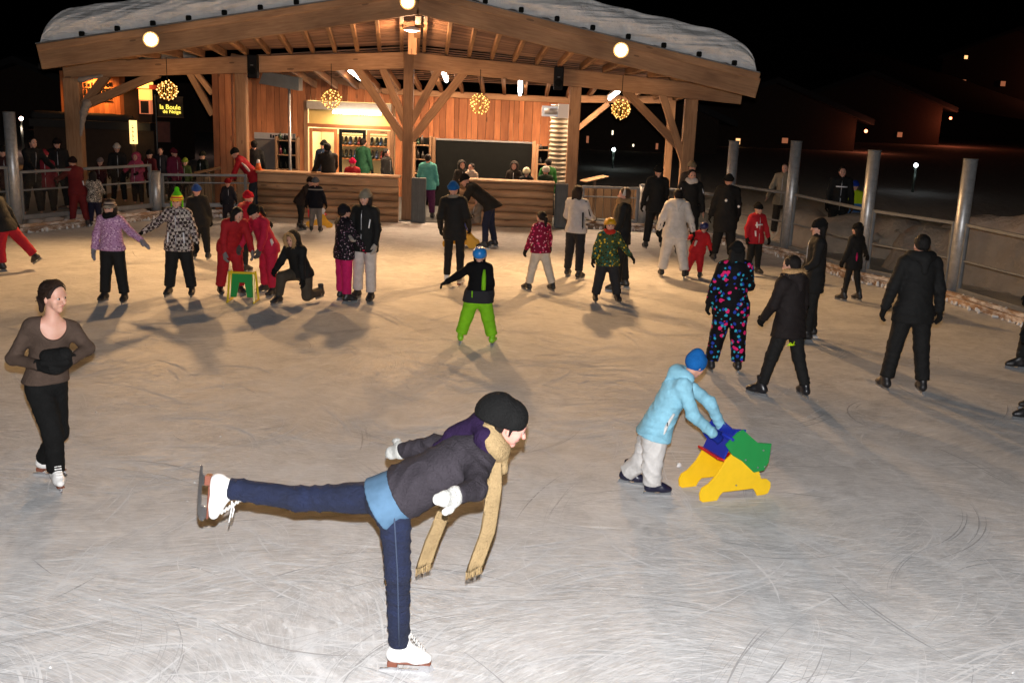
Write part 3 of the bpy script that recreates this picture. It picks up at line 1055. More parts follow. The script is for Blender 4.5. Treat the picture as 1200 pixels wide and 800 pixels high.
for z in (0.9, 1.3, 1.62):
    block('shelf', (-5.6, 32.9, z), (-3.75, 33.3, z + 0.03), MAT['siding'], SH)
for x in (-5.6, -4.7, -3.8):
    block('upright', (x - 0.025, 32.9, 0.02), (x + 0.025, 33.3, 1.66), MAT['siding'], SH)
for k in range(13):
    for z in (0.93, 1.33):
        x = -5.5 + 0.135 * k + rnd.uniform(-.02, .02)
        s = Solid().limb((x, 32.9, z + 0.06), (x, 33.1, z + 0.06), 0.045, 0.05, blend=0.04).limb((x, 33.1, z + 0.06), (x, 33.12, z + 0.22), 0.05, 0.05, blend=0.04)
        put('hire_skate', s.mesh(0.025), SH, None, rnd.choice([MAT['black_boot'], MAT['black_boot'], fabric('#2c3e66', 'plastic'), fabric('#6b2020', 'plastic')]))

# ---- bar shutter, shelves, corrugated column, vents
t = thing('bar_shutter', (-0.98, 29.0, 0), 'large dark roller shutter panel behind the right counter', 'shutter')
block('panel', (-2.28, 29.0, 0.02), (0.34, 29.06, 1.80), MAT['dark'], t)
block('top_rail', (-2.32, 28.97, 1.805), (0.38, 29.08, 1.85), MAT['frame'], t)
for x in (-2.33, 0.39):
    block('side_post', (x - 0.045, 28.96, 0.02), (x + 0.045, 29.08, 1.88), MAT['kerb'], t)
def shelf_unit(x0, x1, y, top, label, seed):
    r = random.Random(seed)
    t = thing('shelf_unit', ((x0 + x1) / 2, y, 0), label, 'shelf')
    for x in (x0, x1):
        block('upright', (x - 0.03, y - 0.15, 0.02), (x + 0.03, y + 0.15, top), MAT['kerb'], t)
    block('back', (x0 + 0.03, y + 0.14, 0.02), (x1 - 0.03, y + 0.15, top - 0.05), MAT['dark'], t)
    z = 0.5
    while z < top:
        block('shelf', (x0 + 0.03, y - 0.15, z), (x1 - 0.03, y + 0.14, z + 0.025), MAT['kerb'], t)
        x = x0 + 0.09
        while x < x1 - 0.1:
            h = r.uniform(0.13, 0.27)
            m = r.choice([MAT['black_boot'], MAT['dark'], fabric('#5a1230', 'plastic'), fabric('#2a2622', 'plastic'), fabric('#8a7a60', 'plastic'), fabric('#1c3a2a', 'plastic')])
            put('bottle', tube_mesh([(x, y - 0.02, z + 0.026), (x, y - 0.02, z + 0.026 + h * 0.6), (x, y - 0.02, z + 0.026 + h * 0.72), (x, y - 0.02, z + 0.026 + h)],
                                    [0.042, 0.042, 0.018, 0.016], 8), t, None, m)
            x += r.uniform(0.1, 0.17)
        z += 0.38
shelf_unit(-2.85, -2.42, 29.0, 1.9, 'narrow shelf of bottles between middle column and dark shutter', 3)
shelf_unit(-6.5, -5.95, 28.6, 1.75, 'shelf of dark goods left of the skate hire doors', 4)
shelf_unit(0.48, 0.8, 29.0, 1.8, 'narrow shelf between dark shutter and corrugated column', 5)
t = thing('corrugated_duct', (1.0, 27.6, 0), 'ribbed pale metal duct standing beside the right hut column', 'duct')
V, F = [], []
nz = 150
for k in range(nz + 1):
    z = 0.05 + 2.82 * k / nz
    rr = 0.235 + 0.022 * math.sin(2 * math.pi * z / 0.115)
    for j in range(20):
        a = 2 * math.pi * j / 20
        V.append((1.0 + rr * math.cos(a), 27.7 + rr * math.sin(a), z))
for k in range(nz):
    for j in range(20):
        F.append((k * 20 + j, k * 20 + (j + 1) % 20, (k + 1) * 20 + (j + 1) % 20, (k + 1) * 20 + j))
put('ribbed_sleeve', mesh_from(V, F, True), t, None, plain('zinc_sheet', (0.26, 0.22, 0.16), 0.6, 0.2, None, 0.15))
tube('cap', [(1.0, 27.7, 2.87), (1.0, 27.7, 2.89)], 0.25, MAT['steel'], t, 20)
t = thing('vent_box', (0.9, 27.0, 2.7), 'square metal vent unit with round outlet near the right speaker', 'vent')
block('cabinet', (0.92, 26.8, 2.58), (1.18, 27.1, 2.92), MAT['white_boot'], t)
block('grille_box', (0.52, 26.95, 2.60), (0.92, 27.2, 2.86), MAT['steel'], t)
tube('outlet', [(0.58, 26.93, 2.73), (0.9, 26.93, 2.73)], 0.075, MAT['steel'], t, 14)
t = thing('vent_hood', (-6.1, 27.5, 3.2), 'grey metal extractor hood with a thin flue pole on the left', 'hood')
me = mesh_from([(-6.62, 27.2, 3.12), (-5.62, 27.2, 2.98), (-5.62, 27.7, 2.98), (-6.62, 27.7, 3.12), (-6.5, 27.2, 3.42), (-5.62, 27.2, 3.3), (-5.62, 27.7, 3.3), (-6.5, 27.7, 3.42)],
               [(3, 2, 1, 0), (4, 5, 6, 7), (0, 1, 5, 4), (1, 2, 6, 5), (2, 3, 7, 6), (3, 0, 4, 7)])
put('hood_shell', me, t, None, plain('hood_metal', (0.24, 0.25, 0.23), 0.35, 0.8, None, 0.2))
tube('flue_pole', [(-5.9, 27.4, 0.02), (-5.9, 27.4, 3.02)], 0.035, MAT['steel'], t, 10)
t = thing('menu_board', (-6.1, 28.8, 0), 'grey framed board behind the left counter', 'board')
block('board', (-7.15, 28.78, 0.02), (-6.12, 28.82, 1.82), plain('board_face', (0.16, 0.14, 0.12), 0.5, 0, None, 0.2), t)
block('header', (-7.15, 28.75, 1.66), (-6.12, 28.78, 1.83), plain('board_header', (0.42, 0.42, 0.42), 0.4, 0.3, None, 0.2), t)
block('side_frame', (-6.12, 28.76, 0.02), (-6.05, 28.84, 1.83), MAT['greypanel'], t)
xx = -6.72
while xx < -6.2:                                    # heading in letters too small to read
    w = rnd.uniform(0.03, 0.06)
    block('letter_mark', (xx, 28.742, 1.70), (xx + w, 28.75, 1.70 + rnd.uniform(0.07, 0.1)), MAT['dark'], t, 0)
    xx += w + 0.022
for x, lab in ((-6.36, 'black loudspeaker hanging on the tie beam, left one'), (0.85, 'black loudspeaker hanging on the tie beam, right one')):
    z = beam_z(x)
    t = thing('loudspeaker', (x, 25.6, z), lab, 'loudspeaker', 'loudspeakers on the tie beam')
    block('cabinet', (x - 0.115, 25.48, z - 0.32), (x + 0.115, 25.72, z + 0.22), MAT['black'], t, 0.02)
    put('cone', tube_mesh([(x, 25.47, z - 0.15), (x, 25.478, z - 0.15)], [0.085, 0.09], 16), t, None, MAT['dark'])
    put('badge', box_mesh(0.06, 0.004, 0.012, 0), t, Matrix.Translation((x, 25.475, z - 0.02)), MAT['frame'])
    bar('bracket', (x, 25.72, z), (x, 25.78, z), 0.06, 0.1, MAT['black'], t)

# ---- counters
def counter(x0, x1, label, planked):
    t = thing('bar_counter', ((x0 + x1) / 2, 25.45, 0), label, 'counter', 'log faced counters of the hut')
    n = 6 if not planked else 5
    top = 1.06 if not planked else 0.84
    hh = top / n
    for k in range(n):
        z = hh * (k + 0.5)
        r = hh * 0.54
        j = rnd.uniform(-0.012, 0.012)
        pts = [(x0 + (x1 - x0) * q / 6, 25.42 + j + rnd.uniform(-.006, .006), z + rnd.uniform(-.006, .006)) for q in range(7)]
        c = Vector(pts[0])
        put('log', tube_mesh([Vector(p) - c for p in pts], [r * rnd.uniform(0.95, 1.03) for _ in pts], 12), t, Matrix.Translation(c), MAT['log'])
    block('backing', (x0 + 0.02, 25.47, 0.02), (x1 - 0.02, 25.6, top), MAT['dark'], t)
    if planked:
        block('front_plank', (x0, 25.36, 0.85), (x1, 25.43, 1.05), MAT['log'], t, 0.012)
    block('counter_top', (x0 - 0.03, 25.32, 1.06), (x1 + 0.03, 25.85, 1.105), MAT['log'], t, 0.012)
counter(-6.25, -2.87, 'long log counter left of the middle column', True)
counter(-1.4, 0.85, 'log counter right of the middle column', False)
for x0, x1, lab in ((-2.56, -2.22, 'grey end panel beside the person in the teal jacket'), (0.9, 1.2, 'grey end panel at the right end of the log counter')):
    t = thing('end_panel', ((x0 + x1) / 2, 25.5, 0), lab, 'panel')
    block('board', (x0, 25.40, 0.02), (x1, 25.6, 1.08), MAT['greypanel'], t, 0.01)
    for xx in np.linspace(x0 + 0.05, x1 - 0.05, 3):
        block('rib', (xx - 0.02, 25.385, 0.04), (xx + 0.02, 25.40, 1.06), MAT['greypanel'], t, 0.006)
# sloping ledge tables on the outer rails
for x, y, lab in ((-7.35, 25.1, 'tilted wooden lectern board on the left fence rail'), (1.95, 27.2, 'tilted wooden lectern board on the right fence rail')):
    t = thing('ledge_board', (x, y, 1.0), lab, 'board')
    bar('top_board', (x - 0.3, y - 0.12, 1.02), (x + 0.28, y + 0.1, 1.16), 0.42, 0.03, MAT['kerb'], t)
    bar('leg', (x, y, 0.0), (x, y, 1.06), 0.07, 0.07, MAT['kerb'], t, up=(0, 1, 0))
t = thing('board_fence', (-6.9, 26.6, 0), 'low boarded screen behind the left fence rail', 'screen')
for k in range(8):
    bar('board', (-8.0 + 0.2 * k, 26.6, 0.02), (-8.0 + 0.2 * k, 26.6, 0.86), 0.185, 0.03, MAT['kerb'], t, up=(0, 1, 0))
t = thing('board_fence', (2.3, 27.8, 0), 'low boarded screen behind the right fence rail', 'screen')
for k in range(12):
    bar('board', (1.55 + 0.2 * k, 27.8, 0.02), (1.55 + 0.2 * k, 27.8, 0.8), 0.185, 0.03, MAT['kerb'], t, up=(0, 1, 0))

# ---- balls of fairy lights hanging in the hut
FAIRY = glow('fairy_bulb', (1.0, 0.58, 0.18), 3.2)
def light_ball(p, label, r=0.235):
    p = Vector(p)
    t = thing('light_ball', p, label, 'light ball', 'balls of fairy lights hanging in the hut')
    V, F = [], []
    g = random.Random(int(abs(p.x) * 100))
    W = []
    for k in range(54):
        zz = 1 - 2 * (k + 0.5) / 54
        a = k * 2.39996 + g.uniform(-.2, .2)
        q = Vector((math.sqrt(1 - zz * zz) * math.cos(a), math.sqrt(1 - zz * zz) * math.sin(a), zz)) * r * g.uniform(0.86, 1.0)
        s = g.uniform(0.012, 0.021)
        b = len(V)
        V += [q + Vector(d) * s for d in ((1, 0, 0), (-1, 0, 0), (0, 1, 0), (0, -1, 0), (0, 0, 1), (0, 0, -1))]
        F += [(b + i, b + j, b + k2) for i, j, k2 in ((0, 2, 4), (2, 1, 4), (1, 3, 4), (3, 0, 4), (2, 0, 5), (1, 2, 5), (3, 1, 5), (0, 3, 5))]
    tag(put('bulbs', mesh_from(V, F), t, Matrix.Translation(p), FAIRY), kind='stuff')
    for k in range(9):
        ang = math.pi * k / 9
        c, s_ = math.cos(ang), math.sin(ang)
        tl = g.uniform(-.7, .7)
        ring = [Vector((c * math.cos(u), s_ * math.cos(u) * math.cos(tl) - math.sin(u) * math.sin(tl) * 0.3, math.sin(u))).normalized() * r * 0.92 for u in np.linspace(0, 2 * math.pi, 19)]
        put('wire_hoop', tube_mesh(ring, 0.007, 4, False), t, Matrix.Translation(p), plain('gilt_wire', (0.35, 0.22, 0.06), 0.35, 0.8))
    tube('cord', [p + Vector((0, 0, r * 0.9)), p + Vector((0, 0, max(0.3, 3.65 - p.z)))], 0.008, MAT['black'], t, 6)
    lamp('light_ball_glow', 'POINT', p, 12, (1, 0.6, 0.25), 0.2)
light_ball((-8.21, 25.0, 2.9), 'ball of fairy lights above the lettered sign, leftmost')
light_ball((-4.41, 25.0, 2.86), 'ball of fairy lights in front of the yellow shop panel')
light_ball((-0.97, 25.0, 2.88), 'ball of fairy lights in front of the larch wall')
light_ball((2.31, 25.0, 2.89), 'ball of fairy lights in the open right bay, rightmost')

# ---- small traffic cone on the left counter
p = at(303, 205, 25.6)
t = thing('traffic_cone', (p.x, 25.6, 1.105), 'small orange and white traffic cone standing on the left counter', 'cone')
OR = plain('cone_orange', (0.75, 0.16, 0.03), 0.5)
put('base', box_mesh(0.2, 0.2, 0.02, 0.004), t, Matrix.Translation((p.x, 25.6, 1.116)), OR)
put('cone', tube_mesh([(0, 0, 0.02), (0, 0, 0.17)], [0.08, 0.045], 16), t, Matrix.Translation((p.x, 25.6, 1.105)), OR)
put('band', tube_mesh([(0, 0, 0.171), (0, 0, 0.25)], [0.046, 0.025], 16), t, Matrix.Translation((p.x, 25.6, 1.105)), MAT['reflector'])
# ------------------------------------------------------------------ what people wear on feet and hands (shared shapes)
def _skate_meshes():
    out = {}
    X, Z = Vector((1, 0, 0)), Vector((0, 0, 1))
    Y = Vector((0, 1, 0))
    # origin at the ankle joint, toe along +X, blade bottom at z = -0.125
    for kind in ('figure', 'hockey'):
        s = Solid(0.0012 if kind == 'hockey' else 0.0006, 1.5, 1)
        s.limb((-0.035, 0, -0.045), (0.10, 0, -0.052), 0.038, 0.038, Y, 1.05, 0.03)
        s.limb((0.10, 0, -0.052), (0.165, 0, -0.056), 0.040, 0.029, Y, 0.9, 0.03)
        s.limb((-0.015, 0, -0.03), (0.02, 0, 0.105 if kind == 'figure' else 0.12), 0.046, 0.052, Y, 1.12, 0.05)
        s.limb((0.02, 0, 0.02), (0.12, 0, -0.045), 0.036, 0.03, Y, 1.0, 0.04)
        s.plane((0, 0, -0.082), (0, 0, -1)).plane((0, 0, 0.10 if kind == 'figure' else 0.125), (0, 0, 1))
        s.hollow((0.0, 0, 0.06), (0.02, 0, 0.16), 0.034)
        out[kind] = s.mesh(0.0075, kind + '_boot')
    # sole, heel
    bm = bmesh.new()
    for x0, x1, z0, z1, w in ((-0.068, -0.008, -0.116, -0.082, 0.056), (-0.008, 0.19, -0.092, -0.082, 0.06)):
        r = bmesh.ops.create_cube(bm, size=1.0)['verts']
        bmesh.ops.scale(bm, vec=(x1 - x0, w, z1 - z0), verts=r)
        bmesh.ops.translate(bm, vec=((x0 + x1) / 2, 0, (z0 + z1) / 2), verts=r)
    bmesh.ops.bevel(bm, geom=list(bm.edges), offset=0.004, segments=1, affect='EDGES')
    me = bpy.data.meshes.new('sole'); bm.to_mesh(me); bm.free(); out['sole'] = me
    out['blade'] = prism_mesh([(-0.10, -0.125), (0.175, -0.125), (0.198, -0.118), (0.205, -0.098), (0.15, -0.098), (0.14, -0.110),
                               (0.03, -0.112), (0.0, -0.104), (-0.07, -0.104), (-0.10, -0.115)], 0.005, 0.001)
    out['figure_blade'] = prism_mesh([(-0.12, -0.150), (-0.05, -0.154), (0.10, -0.154), (0.175, -0.149), (0.205, -0.135), (0.212, -0.115), (0.20, -0.112), (0.19, -0.093), (0.13, -0.093), (0.115, -0.132),
                                      (0.0, -0.134), (-0.012, -0.117), (-0.06, -0.117), (-0.065, -0.134), (-0.115, -0.138)], 0.007, 0.001)
    out['holder'] = prism_mesh([(-0.085, -0.112), (0.185, -0.112), (0.19, -0.082), (0.09, -0.082), (0.07, -0.098), (0.03, -0.098), (0.01, -0.082), (-0.075, -0.082)], 0.022, 0.004)
    # laces: short cross bars down the instep
    V, F = [], []
    for k in range(7):
        f = k / 6
        c = Vector((0.045 + 0.085 * f, 0, 0.085 - 0.105 * f))
        for sgn in (-1, 1):
            b = len(V)
            for u in (-0.026, 0.026):
                for dz in (-0.003, 0.003):
                    V += [c + Vector((sgn * u * 0.25 + 0.012, u, dz + 0.012)), c + Vector((sgn * u * 0.25 + 0.017, u, dz + 0.016))]
            F += [(b, b + 1, b + 5, b + 4), (b + 2, b + 3, b + 7, b + 6), (b, b + 4, b + 6, b + 2), (b + 1, b + 3, b + 7, b + 5)]
    out['laces'] = mesh_from(V, F)
    return out
SK = _skate_meshes()

def _hand_mesh(kind):
    """fingers along +X, thumb towards +Y, palm faces -Z; origin at the wrist"""
    Z = (0, 0, 1)
    s = Solid()
    t = 0.004 if kind == 'hand' else (0.0095 if kind == 'glove' else 0.012)
    s.limb((-0.02, 0, 0), (0.03, 0, 0), 0.027 + t, 0.030 + t, Z, 1.35, 0.02)
    if kind == 'mitten':
        s.limb((0.03, 0, 0), (0.125, -0.004, -0.012), 0.041 + t * .5, 0.030 + t * .5, Z, 1.55, 0.03)
        s.limb((0.125, -0.004, -0.012), (0.165, -0.008, -0.03), 0.030 + t * .5, 0.022 + t * .5, Z, 1.3, 0.02)
        s.limb((0.03, 0.02, -0.005), (0.07, 0.055, -0.015), 0.02 + t * .4, 0.017 + t * .4, blend=0.015)
        s.limb((0.07, 0.055, -0.015), (0.10, 0.064, -0.024), 0.017 + t * .4, 0.013 + t * .4, blend=0.01)
    else:
        s.limb((0.02, 0, 0), (0.085, 0, 0), 0.040 + t * .4, 0.042 + t * .4, Z, 1.9, 0.02)
        for y, l in ((0.031, 0.066), (0.0105, 0.076), (-0.0105, 0.07), (-0.031, 0.054)):
            a = Vector((0.085, y * 0.92, 0))
            b = a + Vector((l * 0.45, y * 0.12, -0.008))
            c = b + Vector((l * 0.32, y * 0.02, -0.016))
            d = c + Vector((l * 0.2, -y * 0.05, -0.02))
            s.limb(a, b, 0.0085 + t * .5, 0.008 + t * .5, blend=0.006)
            s.limb(b, c, 0.008 + t * .5, 0.0075 + t * .5, blend=0.005)
            s.limb(c, d, 0.0075 + t * .5, 0.0062 + t * .5, blend=0.005)
        s.limb((0.02, 0.022, -0.004), (0.058, 0.052, -0.014), 0.015 + t * .5, 0.0115 + t * .5, blend=0.015)
        s.limb((0.058, 0.052, -0.014), (0.09, 0.062, -0.026), 0.0105 + t * .5, 0.0085 + t * .5, blend=0.008)
    if kind != 'hand':
        s.limb((-0.055, 0, 0), (-0.01, 0, 0), 0.045, 0.036, Z, 1.15, 0.015)
    return s.mesh(0.0055, kind)
HANDS = {k: _hand_mesh(k) for k in ('glove', 'mitten')}
EYE = mesh_from(*(lambda n: ([(0.0125 * math.sin(a) * math.cos(b), 0.0125 * math.sin(a) * math.sin(b), 0.0125 * math.cos(a)) for a in np.linspace(0.05, 3.09, n) for b in np.linspace(0, 6.2832, n, endpoint=False)],
                            [(i * n + j, i * n + (j + 1) % n, (i + 1) * n + (j + 1) % n, (i + 1) * n + j) for i in range(n - 1) for j in range(n)]))(8), True)

# ------------------------------------------------------------------ figures
def dirv(fr, fwd, out, side):
    """a limb direction: swung forward and out from hanging straight down"""
    F_, L_, U_ = fr
    f, o = R(fwd), R(out)
    return (-U_ * math.cos(f) * math.cos(o) + F_ * math.sin(f) * math.cos(o) + L_ * side * math.sin(o)).normalized()

def pose(H, face, lean=0, tilt=0, legs=((0, 5, 0), (0, 5, 0)), arms=((8, 14, 12, 8), (8, 14, 12, 8)), look=(0, 0), twist=0, child=False):
    """joint positions about the spot the figure stands on; sides are left, right"""
    a = R(face)
    F_ = Vector((math.sin(a), -math.cos(a), 0))
    U_ = Vector((0, 0, 1))
    L_ = U_.cross(F_)
    fr = (F_, L_, U_)
    j = {'H': H, 'F': F_, 'L': L_}
    s = H / 1.7
    th, sh = 0.240 * H, 0.235 * H
    ah = 0.125 * (0.55 + 0.45 * s)
    hipw = 0.055 * H
    tz = math.cos(R(lean))
    TU = (U_ * math.cos(R(lean)) * math.cos(R(tilt)) + F_ * math.sin(R(lean)) + L_ * math.sin(R(tilt))).normalized()
    TF = (F_ - TU * F_.dot(TU)).normalized()
    if twist:
        TF = Matrix.Rotation(R(twist), 3, TU) @ TF
    TL = TU.cross(TF)
    j.update(TU=TU, TF=TF, TL=TL)
    pel = Vector((0, 0, 0))
    j['pelvis'] = pel
    low = []
    for i, sd in ((0, 1), (1, -1)):
        f, o, k = legs[i][:3]
        hip = pel + L_ * sd * hipw - U_ * 0.02 * s
        knee = hip + dirv(fr, f, o, sd) * th
        ank = knee + dirv(fr, f - k, o, sd) * sh
        j['hip%d' % i], j['knee%d' % i], j['ank%d' % i] = hip, knee, ank
        ya = R(legs[i][3]) if len(legs[i]) > 3 else R(8)
        toe = (F_ * math.cos(ya) + L_ * sd * math.sin(ya))
        lift = f - k
        j['toe%d' % i] = toe
        j['sh_ang%d' % i] = lift
        low.append(min(ank.z - ah, knee.z - 0.07 * s))
    base = min(low)
    lift = [ank - base for ank in (j['ank0'].z - ah, j['ank1'].z - ah)]
    for i in (0, 1):
        if lift[i] > 0.05:                    # a raised foot keeps square to its shin
            shin = (j['ank%d' % i] - j['knee%d' % i]).normalized()
            t = j['toe%d' % i]
            j['toe%d' % i] = (t - shin * t.dot(shin)).normalized()
    if abs(lift[0] - lift[1]) < 0.07:
        anchor = (j['ank0'] + j['ank1']) / 2
    else:
        anchor = j['ank0'] if lift[0] < lift[1] else j['ank1']
    off = Vector((-anchor.x, -anchor.y, -base))
    for k in list(j):
        if k == 'pelvis' or k[:3] in ('hip', 'kne', 'ank'):
            j[k] = j[k] + off
    pel = j['pelvis']
    chest = pel + TU * 0.235 * H
    neck = pel + TU * 0.335 * H
    j['chest'], j['neck'] = chest, neck
    for i, sd in ((0, 1), (1, -1)):
        shd = pel + TU * 0.300 * H + TL * sd * 0.100 * H
        f1, o1, f2, o2 = arms[i]
        j['sho%d' % i] = shd
        j['elb%d' % i] = shd + dirv((TF if abs(lean) < 15 else F_, L_ if not twist else TL, U_), f1, o1, sd) * 0.165 * H
        j['wri%d' % i] = j['elb%d' % i] + dirv((F_ if not twist else TF, L_ if not twist else TL, U_), f2, o2, sd) * 0.145 * H
    yaw, pit = R(look[0]), R(look[1])
    hf = (F_ * math.cos(yaw) + L_ * math.sin(yaw))
    hu = (U_ * math.cos(pit) + hf * math.sin(pit)).normalized()
    hf = (hf * math.cos(pit) - U_ * math.sin(pit)).normalized()
    j['hs'] = (0.118 + 0.064 * H) / 0.227
    j['hf'], j['hu'] = hf, hu
    j['head'] = neck + (TU * 0.45 + hu * 0.55) * (0.125 * j['hs'] + 0.012 * s) + hf * 0.012
    return j

def size_for(foot, head_y, base):
    """standing height from the picture rows of the feet and the top of the head"""
    p = ground(*foot)
    return at(base, head_y, p.y).z

class Figure:
    def __init__(self, label, loc, j, group=None, h=None, bulk=1.0, skin='skin'):
        self.t = thing('person', loc, label, 'person', group)
        self.loc = Vector(loc)
        self.j = j
        self.s = j['H'] / 1.7
        self.bulk = bulk
        dist = self.loc.length
        self.h = h or min(0.021, max(0.0085, dist * 0.00105))
        self.mw = Matrix.Translation(self.loc)
        self.skin = skin
        self.seed = int(abs(self.loc.x * 131 + self.loc.y * 37)) % 50
        self.dist = dist
        self.loose = None
    def add(self, name, solid, mat, h=None, parent=None):
        return put(name, solid.mesh(h or self.h, name), parent or self.t, self.mw, mat)
    # -------- skin
    def body(self, hands=False, bare_chest=False, fine=None):
        j, s = self.j, self.s
        b = Solid()
        TU, TF, TL = j['TU'], j['TF'], j['TL']
        pel, ch, nk = j['pelvis'], j['chest'], j['neck']
        b.limb(pel, ch, 0.085 * s, 0.105 * s, TF, 1.5, 0.05)
        b.limb(j['sho0'] - TL * 0.02, j['sho1'] + TL * 0.02, 0.052 * s, 0.052 * s, None, 1, 0.06)
        if bare_chest:
            b.limb(ch + TU * 0.03, nk - TU * 0.03, 0.115 * s, 0.07 * s, TF, 1.35, 0.06)
        for i in (0, 1):
            b.limb(j['neck'] + TU * 0.005, j['neck'].lerp(j['sho%d' % i], 0.75), 0.036 * s, 0.042 * s, blend=0.04)
            b.limb(j['sho%d' % i], j['elb%d' % i], 0.045 * s, 0.036 * s, blend=0.03)
            b.limb(j['elb%d' % i], j['wri%d' % i], 0.036 * s, 0.026 * s, blend=0.02)
            b.limb(j['hip%d' % i], j['knee%d' % i], 0.056 * s, 0.040 * s, blend=0.03)
            b.limb(j['knee%d' % i], j['ank%d' % i], 0.040 * s, 0.028 * s, blend=0.02)
            d = (j['wri%d' % i] - j['elb%d' % i]).normalized()
            th = (j['F'] - d * j['F'].dot(d)).normalized() if abs(d.dot(j['F'])) < 0.95 else j['TU']
            nn = d.cross(th)
            w = j['wri%d' % i]
            if not hands:                       # inside gloves: wrist and palm only
                b.limb(w, w + d * 0.05 * s, 0.022 * s, 0.022 * s, nn, 1.6, 0.015)
                continue
            b.limb(w, w + d * 0.07 * s, 0.026 * s, 0.034 * s, nn, 1.6, 0.015)
            for y, l in ((0.03, 0.066), (0.01, 0.076), (-0.01, 0.07), (-0.03, 0.055)):
                p = w + d * 0.075 * s + th * y * s
                b.limb(p, p + (d * l + nn * 0.012) * s, 0.0095 * s, 0.0075 * s, blend=0.006)
            b.limb(w + d * 0.02 * s + th * 0.02 * s, w + (d * 0.075 + th * 0.055) * s, 0.013 * s, 0.009 * s, blend=0.012)
        self.head_solid(b)
        hh = fine or max(self.h * 0.75, 0.009)
        o = self.add('body', b, MAT[self.skin], hh)
        return o
    def head_solid(self, b):
        j = self.j
        hs, c, f, u = j['hs'], j['head'], j['hf'], j['hu']
        l = u.cross(f)
        P = lambda x, y, z: c + (f * x + l * y + u * z) * hs
        b.limb(j['neck'] - j['TU'] * 0.03, P(-0.015, 0, -0.055), 0.052 * hs, 0.047 * hs, blend=0.03)
        b.limb(P(-0.022, 0, 0.03), P(0.005, 0, 0.028), 0.084 * hs, 0.082 * hs, l, 1.12, 0.03)
        b.limb(P(0.015, 0, -0.01), P(0.043, 0, -0.078), 0.066 * hs, 0.030 * hs, l, 1.05, 0.03)
        for sd in (-1, 1):
            b.limb(P(0.05, 0.04 * sd, -0.025), P(0.045, 0.034 * sd, -0.055), 0.025 * hs, 0.021 * hs, blend=0.025)
            b.limb(P(-0.012, 0.076 * sd, 0.012), P(-0.006, 0.074 * sd, -0.03), 0.013 * hs, 0.010 * hs, l, 1.4, 0.006)
            b.limb(P(0.072, 0.018 * sd, 0.026), P(0.066, 0.046 * sd, 0.022), 0.013 * hs, 0.011 * hs, blend=0.012)
        for sd in (-1, 1):
            b.hollow(P(0.0935, 0.031 * sd, 0.006), P(0.0935, 0.033 * sd, 0.006), 0.0155 * hs)
        b.limb(P(0.083, 0, 0.015), P(0.103, 0, -0.026), 0.008 * hs, 0.0135 * hs, blend=0.010)
        b.limb(P(0.074, 0.012, -0.053), P(0.074, -0.012, -0.053), 0.011 * hs, 0.011 * hs, blend=0.008)
        b.limb(P(0.062, 0.0, -0.088), P(0.062, 0.0, -0.09), 0.018 * hs, 0.018 * hs, blend=0.015)
    def face(self, lips=True):
        j = self.j
        hs, c, f, u = j['hs'], j['head'], j['hf'], j['hu']
        l = u.cross(f)
        rot = Matrix((f, l, u)).transposed().to_4x4()
        for sd in (-1, 1):
            p = self.loc + c + (f * 0.0735 + l * 0.031 * sd + u * 0.006) * hs
            es = 1.0 if self.dist < 11 else 1.3
            e = put('eye', EYE, self.t, Matrix.Translation(p) @ rot @ Matrix.Diagonal((hs, hs * 1.15 * es, hs * 0.8 * es, 1)), MAT['eyewhite'])
            put('iris', EYE, e, Matrix.Translation(p + f * 0.0088 * hs) @ rot @ Matrix.Diagonal((hs * 0.5, hs * 0.62 * es, hs * 0.66 * es, 1)), MAT['iris'])
            pts = [c + (f * (0.083 - 0.006 * abs(k)) + l * (0.018 + 0.014 * k) * sd + u * (0.034 - 0.004 * k)) * hs for k in (0, 1, 2)]
            put('eyebrow', tube_mesh(pts, [0.004 * hs, 0.0048 * hs, 0.003 * hs], 6), self.t, self.mw, hair_mat('#2a1c14'))
        if lips:
            pts = [c + (f * (0.086 - 0.010 * abs(k)) + l * 0.0082 * k + u * (-0.0535 - 0.0012 * abs(k))) * hs for k in (-2, -1, 0, 1, 2)]
            put('lips', tube_mesh(pts, [0.002 * hs, 0.0052 * hs, 0.006 * hs, 0.0052 * hs, 0.002 * hs], 6), self.t, self.mw, MAT['lips'])
    # -------- clothes
    def jacket(self, mat, length=0.10, puff=1.0, wr=0.006, collar=True, name='jacket', neckline=None, sleeve=1.0, flare=1.0, level=0.6, zipped=False, armk=1.0):
        j, s = self.j, self.s
        k = self.bulk * puff
        TU, TF, TL = j['TU'], j['TF'], j['TL']
        g = Solid(wr * (0.6 + 0.4 * s), 1.0, self.seed)
        hem = j['pelvis'] - TU * length * s
        g.limb(hem - TU * 0.05, j['pelvis'] + TU * 0.16 * s, 0.178 * s * k * flare, 0.154 * s * k, TF, 1.2, 0.05)
        g.limb(j['pelvis'] + TU * 0.16 * s, j['chest'] + TU * 0.04 * s, 0.154 * s * k, 0.160 * s * k, TF, 1.24, 0.06)
        g.limb(j['sho0'] - TL * 0.01, j['sho1'] + TL * 0.01, 0.074 * s * k * armk, 0.074 * s * k * armk, None, 1, 0.06)
        for i in (0, 1):
            w = j['elb%d' % i].lerp(j['wri%d' % i], 0.97 * sleeve)
            g.limb(j['sho%d' % i], j['elb%d' % i], 0.076 * s * k * armk, 0.064 * s * k * armk, blend=0.04)
            g.limb(j['elb%d' % i], w, 0.064 * s * k * armk, 0.052 * s * k * armk, blend=0.03)
